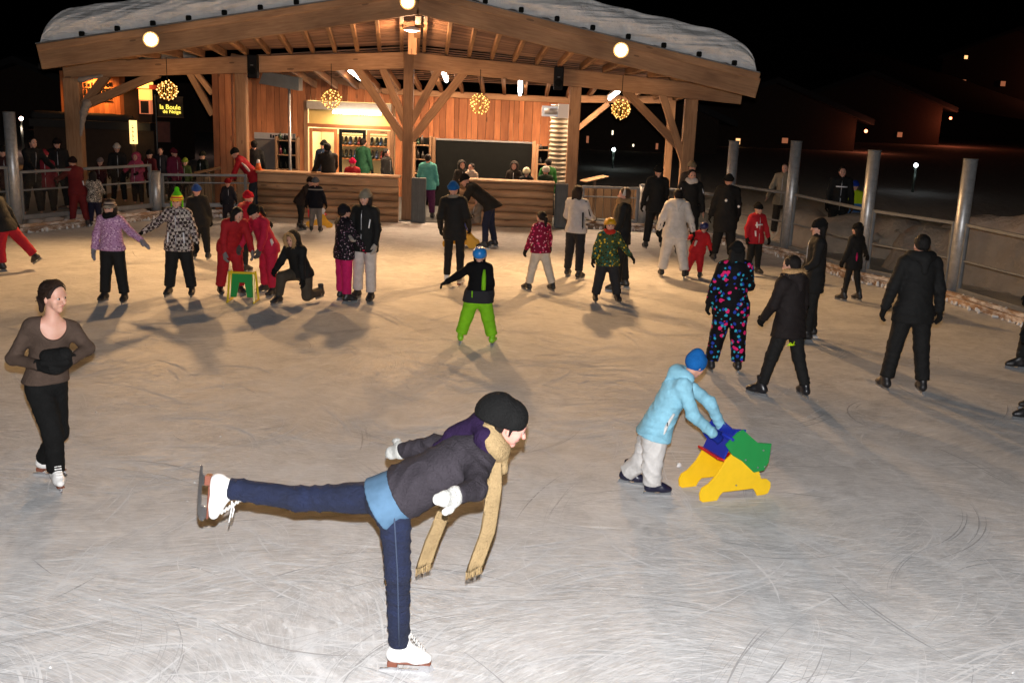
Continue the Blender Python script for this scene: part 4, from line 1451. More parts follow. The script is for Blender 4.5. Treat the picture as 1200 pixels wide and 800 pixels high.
        if self.loose:                              # the skirt of the jacket hangs over the hips and seat
            L_, kb = j['L'], self.bulk
            g.limb(j['pelvis'] + L_ * 0.035 * s, j['pelvis'] - L_ * 0.035 * s, 0.118 * s * kb + 0.016, 0.118 * s * kb + 0.016, j['F'], 1.08, 0.05)
            for i in (0, 1):
                hp_, kn_ = j['hip%d' % i], j['knee%d' % i]
                f_ = 0.45 if (kn_ - hp_).normalized().z < -0.8 else 0.1
                r0, r1 = 0.094 * s * kb * self.loose, 0.070 * s * kb * self.loose
                g.limb(hp_, hp_.lerp(kn_, f_), r0 + 0.018, r0 + (r1 - r0) * f_ + 0.02, blend=0.05)
        for i in (0, 1):                            # slope of the shoulders
            g.limb(j['neck'] - TU * 0.01 * s, j['neck'].lerp(j['sho%d' % i], 0.75), 0.05 * s * k, 0.062 * s * k * armk, blend=0.05)
        if collar:
            g.limb(j['neck'] - TU * 0.03 * s, j['neck'] + TU * 0.045 * s, 0.088 * s * k, 0.078 * j['hs'], blend=0.03)
            g.hollow(j['neck'] + TU * 0.03 * s, j['neck'] + TU * 0.2 * s, 0.066 * j['hs'])
        if neckline:
            g.hollow(*neckline)
        # hem: cut only round the trunk, the hanging arms pass by
        base = g.__call__
        hd = (TU * (1 - level) + Vector((0, 0, 1)) * level).normalized()
        hv, uv = vec(hem), vec(hd)
        arm = Solid()
        for i in (0, 1):
            arm.limb(j['sho%d' % i], j['elb%d' % i], 0.08 * s * k, 0.07 * s * k)
            arm.limb(j['elb%d' % i], j['wri%d' % i], 0.07 * s * k, 0.055 * s * k)
        def fn(P):
            d = base(P)
            below = (hv - P) @ uv
            inarm = arm(P) < 0.012
            return np.where(inarm, d, np.maximum(d, below))
        lo, hi = g.bounds(max(0.03, 2 * self.h))
        o = put(name, surface(fn, lo, hi, self.h, name), self.t, self.mw, mat)
        if zipped:
            prof = ((-length + 0.03, 0.178 * flare / 1.2), (0.05, 0.168 / 1.2), (0.16, 0.154 / 1.22), (0.28, 0.157 / 1.24), (0.40, 0.16 / 1.24), (0.47, 0.148 / 1.24), (0.53, 0.105))
            pts = [j['pelvis'] + TU * u * s + TF * (r * s * k + 0.004) for u, r in prof]
            put('zip', tube_mesh(pts, 0.008 * (0.6 + 0.4 * s), 5), o, self.mw, MAT['zip'])
        return o
    def trousers(self, mat, loose=1.0, wr=0.005, cuff=0.0, name='trousers', taper=1.0):
        j, s = self.j, self.s
        k = self.bulk
        g = Solid(wr * (0.6 + 0.4 * s), 1.0, self.seed + 3)
        L_ = j['L']
        g.limb(j['pelvis'] + L_ * 0.035 * s, j['pelvis'] - L_ * 0.035 * s, 0.118 * s * k, 0.118 * s * k, j['F'], 1.1, 0.05)
        g.limb(j['pelvis'], j['pelvis'] + j['TU'] * 0.08 * s, 0.125 * s * k, 0.125 * s * k, j['TF'], 1.25, 0.05)
        for i in (0, 1):
            hp, kn, an = j['hip%d' % i], j['knee%d' % i], j['ank%d' % i]
            sh = (an - kn).normalized()
            end = an - sh * (0.035 - cuff) * s
            g.limb(hp, kn, 0.094 * s * k * loose, 0.070 * s * k * loose, blend=0.045)
            g.limb(kn, end, 0.070 * s * k * loose, 0.062 * s * loose * taper, blend=0.03)
        base = g.__call__
        cuts = [(vec(j['ank%d' % i] - (j['ank%d' % i] - j['knee%d' % i]).normalized() * (0.035 - cuff) * s), vec((j['ank%d' % i] - j['knee%d' % i]).normalized())) for i in (0, 1)]
        def fn(P):
            d = base(P)
            for pt, nm in cuts:
                q = P - pt
                a = q @ nm
                side = np.sqrt(np.maximum((q * q).sum(1) - a * a, 0))
                d = np.where((a > -0.12) & (side < 0.16), np.maximum(d, a), d)
            return d
        lo, hi = g.bounds(max(0.03, 2 * self.h))
        return put(name, surface(fn, lo, hi, self.h, name), self.t, self.mw, mat)
    def skates(self, kind='hockey', mat=None, feet=(0, 1)):
        j = self.j
        sc = (0.55 + 0.45 * self.s)
        for i in feet:
            an = self.loc + j['ank%d' % i]
            x = j['toe%d' % i].normalized()
            shin = (j['knee%d' % i] - j['ank%d' % i]).normalized()
            up = Vector((0, 0, 1)) if abs(x.z) < 0.05 else shin
            y = up.cross(x).normalized()
            up = x.cross(y)
            m = Matrix.Translation(an) @ Matrix((x, y, up)).transposed().to_4x4() @ Matrix.Scale(sc, 4)
            o = put('skate', SK[kind], self.t, m, mat or (MAT['white_boot'] if kind == 'figure' else MAT['black_boot']))
            if kind == 'figure':
                put('sole', SK['sole'], o, m, MAT['heel'])
                if self.dist < 13:
                    put('laces', SK['laces'], o, m, MAT['lace'])
            else:
                put('blade_holder', SK['holder'], o, m, MAT['frame'])
            put('blade', SK['figure_blade' if kind == 'figure' else 'blade'], o, m, MAT['blade'])
    def gloves(self, mat, kind='glove', hands=(0, 1), palm=None):
        j = self.j
        sc = (0.35 + 0.65 * self.s) * 1.05
        for i in hands:
            w = self.loc + j['wri%d' % i]
            x = (j['wri%d' % i] - j['elb%d' % i]).normalized()
            y = palm[i] if palm else j['F']
            y = Vector(y)
            if abs(y.normalized().dot(x)) > 0.93:
                y = Vector((0, 0, 1))
            y = (y - x * y.dot(x)).normalized()
            z = x.cross(y)
            m = Matrix.Translation(w) @ Matrix((x, y, z)).transposed().to_4x4() @ Matrix.Scale(sc, 4)
            if i == 0:
                m = m @ Matrix.Diagonal((1, 1, -1, 1))
            put(kind, HANDS[kind], self.t, m, mat)
    # -------- head wear
    def hp(self, x, y, z):
        j = self.j
        return j['head'] + (j['hf'] * x + j['hu'].cross(j['hf']) * y + j['hu'] * z) * j['hs']
    def hd(self, x, y, z):
        j = self.j
        return (j['hf'] * x + j['hu'].cross(j['hf']) * y + j['hu'] * z).normalized()
    def hat(self, mat, pompom=None, tall=0.0, brim=0.030, flaps=None, cuff=True):
        hs = self.j['hs']
        s = Solid(0.0025, 2.0, self.seed)
        s.limb(self.hp(-0.022, 0, 0.035), self.hp(0.004, 0, 0.033), 0.101 * hs, 0.098 * hs, self.hd(0, 1, 0), 1.07, 0.03)
        s.limb(self.hp(-0.02, 0, 0.07), self.hp(-0.032, 0, 0.098 + tall), 0.082 * hs, 0.055 * hs, blend=0.04)
        s.plane(self.hp(0.06, 0, brim), self.hd(0.22, 0, -1))
        o = self.add('hat', s, mat, min(self.h, 0.012))
        if cuff:                                        # turned-up ribbed edge
            c = Solid(0.002, 3.0, self.seed)
            ring = [self.hp(-0.010 + 0.097 * math.cos(a), 0.089 * math.sin(a), brim + 0.018 - 0.22 * (0.07 - 0.097 * math.cos(a)) * -1 - 0.0155) for a in np.linspace(0, 2 * math.pi, 15)]
            for p, q_ in zip(ring[:-1], ring[1:]):
                c.limb(p, q_, 0.0165 * hs, 0.0165 * hs, self.hd(0, 0, 1), 0.7, 0.01)
            self.add('cuff', c, mat, min(self.h, 0.011), o)
        if pompom:
            b = Solid(0.006, 3.0, 5).ball(self.hp(-0.02, 0, 0.165 + tall), 0.04 * hs)
            self.add('pompom', b, pompom, 0.01, o)
        if flaps:
            for sd in (-1, 1):
                b = Solid(0.002, 2).limb(self.hp(-0.005, 0.088 * sd, 0.02), self.hp(0.0, 0.088 * sd, -0.06), 0.035 * hs, 0.02 * hs, self.hd(0, 1, 0), 2.4)
                b.limb(self.hp(0.0, 0.088 * sd, -0.06), self.hp(0.03, 0.085 * sd, -0.2), 0.014 * hs, 0.01 * hs)
                self.add('ear_flap', b, flaps, min(self.h, 0.012), o)
        return o
    def helmet(self, mat, goggles=None):
        hs = self.j['hs']
        s = Solid()
        s.limb(self.hp(-0.03, 0, 0.04), self.hp(0.012, 0, 0.038), 0.116 * hs, 0.112 * hs, self.hd(0, 1, 0), 1.06, 0.03)
        s.plane(self.hp(0.07, 0, 0.028), self.hd(0.3, 0, -1))
        for k in (-1, 0, 1):
            s.hollow(self.hp(0.02, 0.04 * k, 0.15), self.hp(-0.09, 0.04 * k, 0.13), 0.014 * hs)
        o = self.add('helmet', s, mat, min(self.h, 0.011))
        b = Solid().limb(self.hp(-0.01, 0.086, 0.0), self.hp(-0.005, 0.08, -0.06), 0.026 * hs, 0.016 * hs, self.hd(0, 1, 0), 1.8)
        b.limb(self.hp(-0.01, -0.086, 0.0), self.hp(-0.005, -0.08, -0.06), 0.026 * hs, 0.016 * hs, self.hd(0, 1, 0), 1.8)
        b.limb(self.hp(-0.005, 0.078, -0.06), self.hp(0.04, 0, -0.108), 0.01 * hs, 0.01 * hs).limb(self.hp(-0.005, -0.078, -0.06), self.hp(0.04, 0, -0.108), 0.01 * hs, 0.01 * hs)
        b.limb(self.hp(-0.085, 0.04, 0), self.hp(-0.085, -0.04, 0.0), 0.03 * hs, 0.03 * hs, self.hd(1, 0, 0), 1.6)
        self.add('ear_pads', b, MAT['black'], min(self.h, 0.011), o)
        if goggles:
            g = Solid().limb(self.hp(0.085, 0.045, 0.055), self.hp(0.085, -0.045, 0.055), 0.03 * hs, 0.03 * hs, self.hd(1, 0, 0), 1.4)
            self.add('goggles', g, goggles, min(self.h, 0.011), o)
        return o
    def hair(self, col, style='short'):
        hs = self.j['hs']
        s = Solid(0.006, 3.4, self.seed)
        s.limb(self.hp(-0.026, 0, 0.036), self.hp(-0.002, 0, 0.036), 0.094 * hs, 0.088 * hs, self.hd(0, 1, 0), 1.07, 0.03)
        s.hollow(self.hp(0.112, 0, 0.008), self.hp(0.13, 0, -0.07), 0.096 * hs)
        if style == 'short':
            s.limb(self.hp(-0.07, 0.03, -0.02), self.hp(-0.07, -0.03, -0.02), 0.035 * hs, 0.035 * hs, blend=0.02)
            s.plane(self.hp(0, 0, -0.045), self.hd(0.5, 0, -1))
        elif style == 'tied':
            s.limb(self.hp(-0.08, 0, -0.01), self.hp(-0.115, 0, -0.035), 0.05 * hs, 0.035 * hs, blend=0.03)
            s.limb(self.hp(-0.115, 0, -0.035), self.hp(-0.12, 0, -0.13), 0.034 * hs, 0.016 * hs, blend=0.02)
        elif style == 'ponytail':
            s.limb(self.hp(-0.09, 0, 0.03), self.hp(-0.14, 0, -0.01), 0.03 * hs, 0.035 * hs, blend=0.02)
            s.limb(self.hp(-0.14, 0, -0.01), self.hp(-0.15, 0, -0.16), 0.04 * hs, 0.016 * hs, blend=0.02)
        elif style == 'long':
            for y in (-0.06, -0.02, 0.02, 0.06):
                s.limb(self.hp(-0.05, y, 0.0), self.hp(-0.075, y * 1.1, -0.24), 0.045 * hs, 0.025 * hs, blend=0.03)
        elif style == 'curtain':                 # long hair that also falls beside the face
            for y in (-0.075, -0.04, 0.04, 0.075):
                s.limb(self.hp(-0.03, y, 0.0), self.hp(0.0, y * 1.1, -0.26), 0.04 * hs, 0.02 * hs, blend=0.025)
        return self.add('hair', s, hair_mat(col), min(self.h, 0.012))
    def hood_down(self, mat, r=0.055, fur=None):
        j, s = self.j, self.s
        g = Solid(0.005, 1.2, 2)
        c = j['neck'] - j['TF'] * 0.06 * s + j['TU'] * 0.0
        n = 9
        ring = []
        for k in range(n):
            a = math.pi * (k / (n - 1)) - math.pi / 2
            ring.append(j['neck'] + j['TF'] * (-0.11 * s * math.cos(a) + 0.03 * s) + j['TL'] * 0.115 * s * math.sin(a) + j['TU'] * (0.02 * s))
        for p, q in zip(ring[:-1], ring[1:]):
            g.limb(p, q, r * s, r * s, blend=0.03)
        g.limb(j['neck'] - j['TF'] * 0.1 * s, j['neck'] - j['TF'] * 0.13 * s - j['TU'] * 0.13 * s, 0.07 * s, 0.04 * s, None, 1, 0.05)
        o = self.add('hood', g, mat)
        if fur:
            self.fur([p + j['TU'] * 0.055 * s - j['TF'] * 0.01 for p in ring], 0.05 * s, fur, o)
        return o
    def fur(self, ring, r, col, parent=None, n=70):
        g = random.Random(4)
        V, F = [], []
        pts = [Vector(p) for p in ring]
        for i in range(len(pts) - 1):
            for k in range(n):
                p = pts[i].lerp(pts[i + 1], g.random())
                d = Vector((g.gauss(0, 1), g.gauss(0, 1), g.gauss(0, 1))).normalized()
                q = p + d * r * 0.4
                e = p + d * r * g.uniform(1.1, 1.9) + Vector((0, 0, -0.3 * r))
                w = d.orthogonal().normalized() * r * 0.16
                b = len(V)
                V += [q - w, q + w, e]
                F.append((b, b + 1, b + 2))
        core = Solid(0.004, 3, 1)
        for p, q in zip(pts[:-1], pts[1:]):
            core.limb(p, q, r * 0.8, r * 0.8, blend=0.02)
        o = self.add('fur_trim', core, hair_mat(col), min(self.h, 0.014), parent)
        tag(put('fur_hairs', mesh_from(V, F), o.parent if o.parent != self.t else self.t, self.mw, hair_mat(col)), kind='stuff')
        return o
    def hood_up(self, mat, fur=None):
        hs = self.j['hs']
        s = Solid(0.004, 1.4, self.seed)
        s.limb(self.hp(-0.03, 0, 0.04), self.hp(0.015, 0, 0.035), 0.118 * hs, 0.112 * hs, self.hd(0, 1, 0), 1.04, 0.03)
        s.limb(self.hp(-0.04, 0, 0.0), self.j['neck'] - self.j['TF'] * 0.03, 0.105 * hs, 0.12 * hs, blend=0.05)
        s.hollow(self.hp(0.10, 0, 0.0), self.hp(0.16, 0, -0.02), 0.09 * hs)
        o = self.add('hood', s, mat, min(self.h, 0.014))
        if fur:
            ring = [self.hp(0.07, 0.095 * math.sin(a), 0.0 + 0.115 * math.cos(a)) for a in np.linspace(-2.5, 2.5, 12)]
            self.fur(ring, 0.034 * hs, fur, o, 40)
        return o
    def scarf(self, mat, tails=None, r=0.05):
        j, s = self.j, self.s
        g = Solid(0.004, 2.0, 6)
        ring = [j['neck'] + j['TU'] * (0.03 + 0.015 * math.sin(3 * a)) * s + (j['TF'] * math.cos(a) + j['TL'] * math.sin(a)) * 0.078 * s + j['TF'] * 0.01 for a in np.linspace(0, 2 * math.pi, 13)]
        for p, q in zip(ring[:-1], ring[1:]):
            g.limb(p, q, r * s, r * s, blend=0.025)
        g.limb(j['neck'], j['neck'] + j['TU'] * 0.02, 0.07 * s, 0.07 * s, blend=0.02)
        o = self.add('scarf', g, mat, min(self.h, 0.012))
        return o
    def patch(self, name, pts, r, mat, squash=None):
        """a strip of tape or trim laid on the cloth"""
        return put(name, tube_mesh(pts, r, 6, True, squash), self.t, self.mw, mat)
    def on_back(self, u, l, f):
        j = self.j
        s = self.s
        return j['pelvis'] + j['TU'] * u * s + j['TL'] * l * s + j['TF'] * f * s

def person(label, foot, head_y, face, jacket, trousers, group='skaters on the ice', H=None, headx=None, lean=0, tilt=0, legs=((4, 5, 2), (-4, 5, 4)),
           arms=((6, 14, 14, 6), (2, 14, 12, 6)), look=(0, 0), hair=None, hat=None, helmet=None, gloves='#0d0d0f', gk='glove', skates='hockey', boot=None,
           bulk=1.0, loose=1.2, length=0.14, puff=1.06, faced=False, hood=None, fur=None, scarf=None, pompom=None, flaps=None, tall=0.0, loc=None, skin='skin',
           goggles=None, twist=0, taper=1.0, h=None):
    """one dressed figure standing where the picture shows its skates"""
    p = Vector(loc) if loc else ground(*foot)
    if H is None:
        H = (at(headx or foot[0], head_y, p.y).z - p.z) / 0.985
        H = H - 0.06 * min(1, H / 1.7)               # blades, hat
    j = pose(H, face, lean, tilt, legs, arms, look, twist)
    f = Figure(label, p, j, group, h, bulk, skin)
    f.body(hands=not gloves)
    f.loose = loose
    if isinstance(jacket, str): jacket = fabric(jacket)
    if isinstance(trousers, str): trousers = fabric(trousers)
    f.jacket(jacket, length, puff, wr=0.010, armk=0.92, zipped=faced and lean < 20 and not scarf)
    f.trousers(trousers, loose, 0.009, taper=taper)
    if skates:
        f.skates(skates, boot)
    if gloves:
        f.gloves(fabric(gloves, 'fleece') if isinstance(gloves, str) else gloves, gk)
    if faced:
        f.face()
    if hair:
        f.hair(*hair)
    if hat:
        f.hat(fabric(hat, 'knit') if isinstance(hat, str) else hat, fabric(pompom, 'fleece') if pompom else None, tall, flaps=fabric(flaps, 'knit') if flaps else None)
    if helmet:
        f.helmet(fabric(helmet, 'plastic') if isinstance(helmet, str) else helmet, fabric(goggles, 'plastic') if goggles else None)
    if hood == 'down':
        f.hood_down(jacket, fur=fur)
    elif hood == 'up':
        f.hood_up(jacket, fur)
    if scarf:
        f.scarf(fabric(scarf, 'knit'))
    return f
# ------------------------------------------------------------------ the woman gliding on one leg in the foreground
def hero():
    base = ground(483, 784)
    Y0 = base.y
    q = lambda x, y, d=0.0: at(x, y, Y0 + d) - base
    j = {'H': 1.66, 'F': Vector((1, 0, 0)), 'L': Vector((0, 1, 0)), 'hs': 0.99}
    j['pelvis'] = q(455, 585)
    neck = q(577, 520)
    TU = (neck - j['pelvis']).normalized()
    TL = Vector((0.02, 1, 0.12)).normalized()
    TL = (TL - TU * TL.dot(TU)).normalized()
    TF = TL.cross(TU)
    j.update(TU=TU, TF=TF, TL=TL, neck=neck, chest=j['pelvis'].lerp(neck, 0.66))
    j['hip1'], j['knee1'], j['ank1'] = q(462, 597, -0.06), q(466, 668, -0.06), q(468, 754, -0.02)
    j['ank1'].z = 0.150
    j['hip0'], j['knee0'], j['ank0'] = q(446, 582, 0.08), q(350, 584, 0.10), q(264, 571, 0.10)
    j['toe1'] = Vector((1, -0.05, 0)).normalized()
    j['toe0'] = Vector((-0.06, -0.12, -1)).normalized()
    j['sho1'], j['sho0'] = q(559, 546, -0.14), q(557, 521, 0.17)
    j['elb1'], j['wri1'] = q(556, 572, -0.36), q(536, 580, -0.56)
    j['elb0'], j['wri0'] = q(508, 522, 0.36), q(474, 527, 0.50)
    j['hf'] = Vector((0.90, 0.10, -0.42)).normalized()
    hu = Vector((0.42, 0.02, 0.90))
    j['hu'] = (hu - j['hf'] * hu.dot(j['hf'])).normalized()
    j['head'] = q(597, 499)
    f = Figure('woman in dark jacket and jeans gliding on one leg with the other stretched behind', base, j, 'skaters on the ice', 0.0085, 1.0, 'skin_pink')
    f.body(fine=0.0075)
    f.face()
    jeans = denim()
    tr = f.trousers(jeans, 1.03, 0.012, 0.012, 'jeans', 0.98)
    shirt = f.jacket(fabric('#56748f', 'denim'), 0.062, 1.06, 0.004, False, 'shirt', sleeve=0.2, flare=1.08, level=0.0, armk=0.55)
    jk = f.jacket(fabric('#3d393f', 'fleece'), -0.085, 1.13, 0.014, level=0.0, armk=0.86)
    purple = fabric('#2b1b3b', 'fleece')
    # hood lying along the back, lined in purple
    g = Solid(0.002, 1.5, 3)
    back = -TF
    g.limb(neck + back * 0.085 - TL * 0.06, neck + back * 0.12 + TL * 0.1, 0.055, 0.055, blend=0.04)
    g.limb(neck + back * 0.115 + TL * 0.05, neck + back * 0.12 - TU * 0.18 + TL * 0.09, 0.06, 0.05, blend=0.05)
    g.limb(neck + back * 0.10 - TU * 0.12 + TL * 0.07, neck + back * 0.10 - TU * 0.30 + TL * 0.1, 0.055, 0.03, blend=0.05)
    g.limb(neck + back * 0.07 - TL * 0.06 - TU * 0.03, neck - TL * 0.12 - TF * 0.01 - TU * 0.045, 0.042, 0.026, blend=0.03)
    f.add('hood', g, purple)
    put('button', EYE, f.t, Matrix.Translation(base + q(561, 544, -0.225)) @ Matrix.Scale(0.5, 4), MAT['zip'])
    # knitted scarf and its two hanging tails
    tan = fabric('#a8906a', 'knit')
    sc = Solid(0.0025, 1.6, 4)
    for k, (dn, rr) in enumerate(((-0.008, 0.047), (0.026, 0.036))):
        ring = [neck + TU * (0.02 + dn) + (TF * math.cos(a) + TL * math.sin(a)) * (0.080 - 0.012 * k) - TF * 0.02 for a in np.linspace(0, 2 * math.pi, 13)]
        for p, r_ in zip(ring[:-1], ring[1:]):
            sc.limb(p, r_, rr, rr, blend=0.02)
    sc.limb(neck + TF * 0.07 + TU * 0.01, neck + TF * 0.11 + Vector((0.0, 0, -0.05)), 0.042, 0.038, blend=0.03)
    so = f.add('scarf', sc, tan, 0.009)
    def tail(pts, w):
        V, F = [], []
        n = 22
        P = [Vector(p) for p in pts]
        for i in range(n + 1):
            t_ = i / n * (len(P) - 1)
            a = min(int(t_), len(P) - 2)
            c = P[a].lerp(P[a + 1], t_ - a)
            ww = w * (0.86 + 0.14 * i / n)
            for k in range(16):                      # knitted ribs run down the tail
                u = -1 + 2 * k / 15
                yy = 0.008 * math.sin(u * 3 + i * 0.3) + (0.0035 if k % 2 else -0.0035)
                V.append(c + Vector((u * ww, 0.35 * u * ww + yy, (u * 0.012 if i == n else 0))))
        m = 16
        for i in range(n):
            for k in range(m - 1):
                F.append((i * m + k, i * m + k + 1, (i + 1) * m + k + 1, (i + 1) * m + k))
        me = mesh_from(V, F, True)
        bm = bmesh.new(); bm.from_mesh(me)
        bmesh.ops.solidify(bm, geom=list(bm.faces), thickness=0.011)
        bm.to_mesh(me); bm.free()
        o = put('scarf_tail', me, so, f.mw, tan)
        V, F = [], []
        for k in range(26):                          # fringe of loose yarn
            u = -1 + 2 * k / 25
            c = P[-1] + Vector((u * w, 0.35 * u * w, 0.012 * u + 0.004))
            b = len(V)
            dx = 0.006 * math.sin(k * 2.3)
            V += [c + Vector((-0.0022, -0.004, 0)), c + Vector((0.0022, -0.004, 0)), c + Vector((dx + 0.0015, -0.004, -0.05 - 0.008 * math.cos(k))), c + Vector((dx - 0.0015, -0.004, -0.05))]
            F.append((b, b + 1, b + 2, b + 3))
        tag(put('fringe', mesh_from(V, F), so, f.mw, tan), kind='stuff')
    tail([q(579, 535, -0.04), q(579, 570, -0.06), q(571, 622, -0.05), q(555, 666, -0.06)], 0.042)
    tail([q(548, 545, 0.1), q(521, 596, 0.12), q(506, 632, 0.14), q(496, 662, 0.13)], 0.041)
    # domed felt hat
    ht = Solid(0.0045, 4.5, 2)
    c = q(588, 486)
    up = (j['hu'] * 0.9 - j['hf'] * 0.42).normalized()
    ht.limb(c - j['hf'] * 0.02, c + j['hf'] * 0.03, 0.134, 0.122, up, 1.12, 0.04)
    ht.plane(f.hp(0.085, 0, 0.020), -j['hu'] * 0.93 + j['hf'] * 0.12)
    h = f.add('hat', ht, fabric('#0b0b0c', 'fleece'), 0.008)
    st = Solid().ball(c + up * 0.118, 0.012)
    f.add('hat_button', st, fabric('#0b0b0c', 'fleece'), 0.006, h)
    hr = Solid(0.003, 3, 1)
    hr.limb(f.hp(-0.06, -0.05, -0.01), f.hp(-0.055, -0.055, -0.07), 0.03, 0.02, blend=0.02).limb(f.hp(-0.06, 0.05, -0.01), f.hp(-0.055, 0.055, -0.07), 0.03, 0.02, blend=0.02)
    hr.limb(f.hp(0.0, -0.079, 0.01), f.hp(0.004, -0.078, -0.035), 0.012, 0.006, blend=0.01)
    f.add('hair', hr, hair_mat('#1a120d'), 0.008)
    f.skates('figure')
    f.gloves(fabric('#cfcfca', 'knit'), 'mitten', (0, 1), {0: Vector((0.1, 0.2, 1)), 1: Vector((0.2, 0, -1))})
    # outer seam of the standing leg
    cam_side = Vector((0.1, -0.96, 0.25)).normalized()
    put('side_seam', tube_mesh([j['hip1'] + cam_side * 0.108, j['hip1'].lerp(j['knee1'], 0.5) + cam_side * 0.096, j['knee1'] + cam_side * 0.082, j['knee1'].lerp(j['ank1'], 0.5) + cam_side * 0.074, j['ank1'].lerp(j['knee1'], 0.06) + cam_side * 0.066],
                               0.0045, 5), tr, f.mw, plain('seam_thread', (0.035, 0.05, 0.09), 0.9))
    # laces trailing from the raised boot
    an = j['ank0']
    put('loose_lace', tube_mesh([an + Vector((0.05, -0.05, -0.06)), an + Vector((0.045, -0.05, -0.12)), an + Vector((0.03, -0.05, -0.19))], 0.004, 6), f.t, f.mw, MAT['lace'])
    put('loose_lace', tube_mesh([an + Vector((0.05, -0.05, -0.06)), an + Vector((0.06, -0.05, -0.11)), an + Vector((0.048, -0.05, -0.16))], 0.004, 6), f.t, f.mw, MAT['lace'])

def denim():
    t = NT('denim')
    v = t.coords()
    fade = t.noise(v, 5, 4, 0.6)
    w = t.noise(t.coords(scale=(1, 1, 0.3)), 260, 2)
    c = t.ramp(fade, [(0.3, (0.002, 0.0045, 0.020)), (0.6, (0.004, 0.0095, 0.042)), (0.85, (0.012, 0.026, 0.085))])
    t.base(t.mix(t.math('MULTIPLY', w, 0.10), c, (0.03, 0.05, 0.11)))
    t.bump(t.math('ADD', t.math('MULTIPLY', w, 0.3), t.noise(t.coords(scale=(1, 1, 1.6)), 20, 4, 0.6, 1.8)), 0.9, 0.02)
    t.set(Roughness=0.85)
    return t.m
hero()

